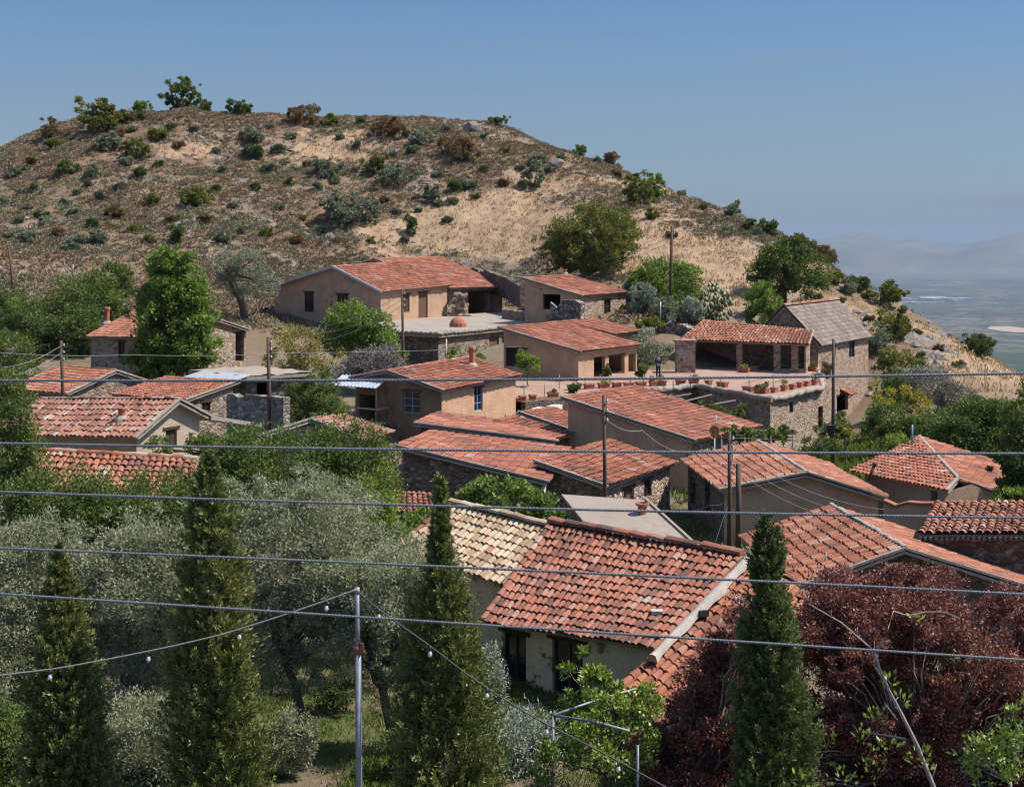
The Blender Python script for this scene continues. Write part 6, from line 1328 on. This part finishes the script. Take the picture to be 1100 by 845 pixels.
# ------------------------------------------------------------------ person on the terrace
def skin(name,verts,edges,rad,mat,parent,sub=2):
    me=bpy.data.meshes.new(name); off=WL[parent.name]; me.from_pydata([tuple(np.array(v)) for v in verts],edges,[]); o=bpy.data.objects.new(name,me); COL.objects.link(o); o.parent=parent
    md=o.modifiers.new('s','SKIN'); sv=me.skin_vertices[0].data
    for i,r in enumerate(rad): sv[i].radius=(r,r) if not isinstance(r,tuple) else r
    sv[0].use_root=True; md.use_smooth_shade=True; ss=o.modifiers.new('u','SUBSURF'); ss.levels=sub; ss.render_levels=sub; me.materials.append(MAT[mat]); return o
pp=Pz(707,405.5,zt); pr=tag(empty('person',pp),'standing person in a dark blue jacket, dark trousers and cap, both hands held in front','person')
pr.rotation_euler=(0,0,R(200))   # faces the camera, turned towards the left
V=[(0,0,.95),(0,0,1.18),(0,.0,1.40),(0,.01,1.50),(0,.03,1.60),(0,.035,1.70),
   (.19,0,1.42),(.25,.02,1.14),(.15,.22,1.02),(.09,.30,1.03),(-.19,0,1.42),(-.27,-.02,1.14),(-.22,.16,.98),(-.16,.24,.95),
   (.10,0,.90),(.11,.02,.50),(.12,0,.09),(.12,.14,.04),(-.10,0,.90),(-.11,.03,.50),(-.13,-.02,.09),(-.13,.12,.04)]
Ed=[(0,1),(1,2),(2,3),(3,4),(4,5),(2,6),(6,7),(7,8),(8,9),(2,10),(10,11),(11,12),(12,13),(0,14),(14,15),(15,16),(16,17),(0,18),(18,19),(19,20),(20,21)]
Rd=[(.14,.11),(.13,.10),(.16,.10),.055,.085,.085,.07,.05,.038,.035,.07,.05,.038,.035,.085,.06,.045,.04,.085,.06,.045,.04]
skin('body',V,Ed,Rd,'skin',pr)
skin('jacket',[(0,0,.88),(0,0,1.18),(0,0,1.41),(.19,0,1.42),(.25,.02,1.14),(.17,.19,1.03),(-.19,0,1.42),(-.27,-.02,1.14),(-.225,.13,.99)],[(0,1),(1,2),(2,3),(3,4),(4,5),(2,6),(6,7),(7,8)],[(.185,.14),(.17,.13),(.17,.12),.085,.068,.058,.085,.068,.058],'navy_cloth',pr)
skin('trousers',[(0,0,.93),(.10,0,.88),(.11,.02,.50),(.12,0,.10),(-.10,0,.88),(-.11,.03,.50),(-.13,-.02,.10)],[(0,1),(1,2),(2,3),(0,4),(4,5),(5,6)],[(.15,.12),.105,.08,.07,.105,.08,.07],'dark_cloth',pr)
for sx,y0 in ((.12,0),(-.13,-.02)): skin('shoe',[(sx,y0-.03,.05),(sx,y0+.10,.045),(sx,y0+.17,.04)],[(0,1),(1,2)],[.062,.06,.045],'black_metal',pr)
skin('hair',[(0,.0,1.70),(0,.03,1.765)],[(0,1)],[.088,.085],'hair',pr)
o=skin('cap',[(0,.03,1.765),(0,.08,1.79),(0,.17,1.76)],[(0,1),(1,2)],[(.10,.06),(.085,.05),(.06,.015)],'navy_cloth',pr)
for sx in (.035,-.035): skin('eye',[(sx,.118,1.675),(sx,.122,1.675)],[(0,1)],[.011,.010],'hair',pr,1)
skin('nose',[(0,.115,1.665),(0,.135,1.635)],[(0,1)],[.012,.016],'skin',pr,1)
for hx,hy,hz,sg in ((.09,.30,1.03,-1),(-.16,.24,.95,1)):
    for f in range(4): skin('finger',[(hx+sg*.0,hy,hz+.02-.016*f),(hx+sg*.045,hy+.04,hz+.022-.017*f),(hx+sg*.075,hy+.025,hz+.02-.016*f)],[(0,1),(1,2)],[.010,.009,.008],'skin',pr,1)
    skin('thumb',[(hx,hy-.01,hz+.03),(hx+sg*.02,hy+.03,hz+.055),(hx+sg*.045,hy+.045,hz+.05)],[(0,1),(1,2)],[.011,.010,.008],'skin',pr,1)
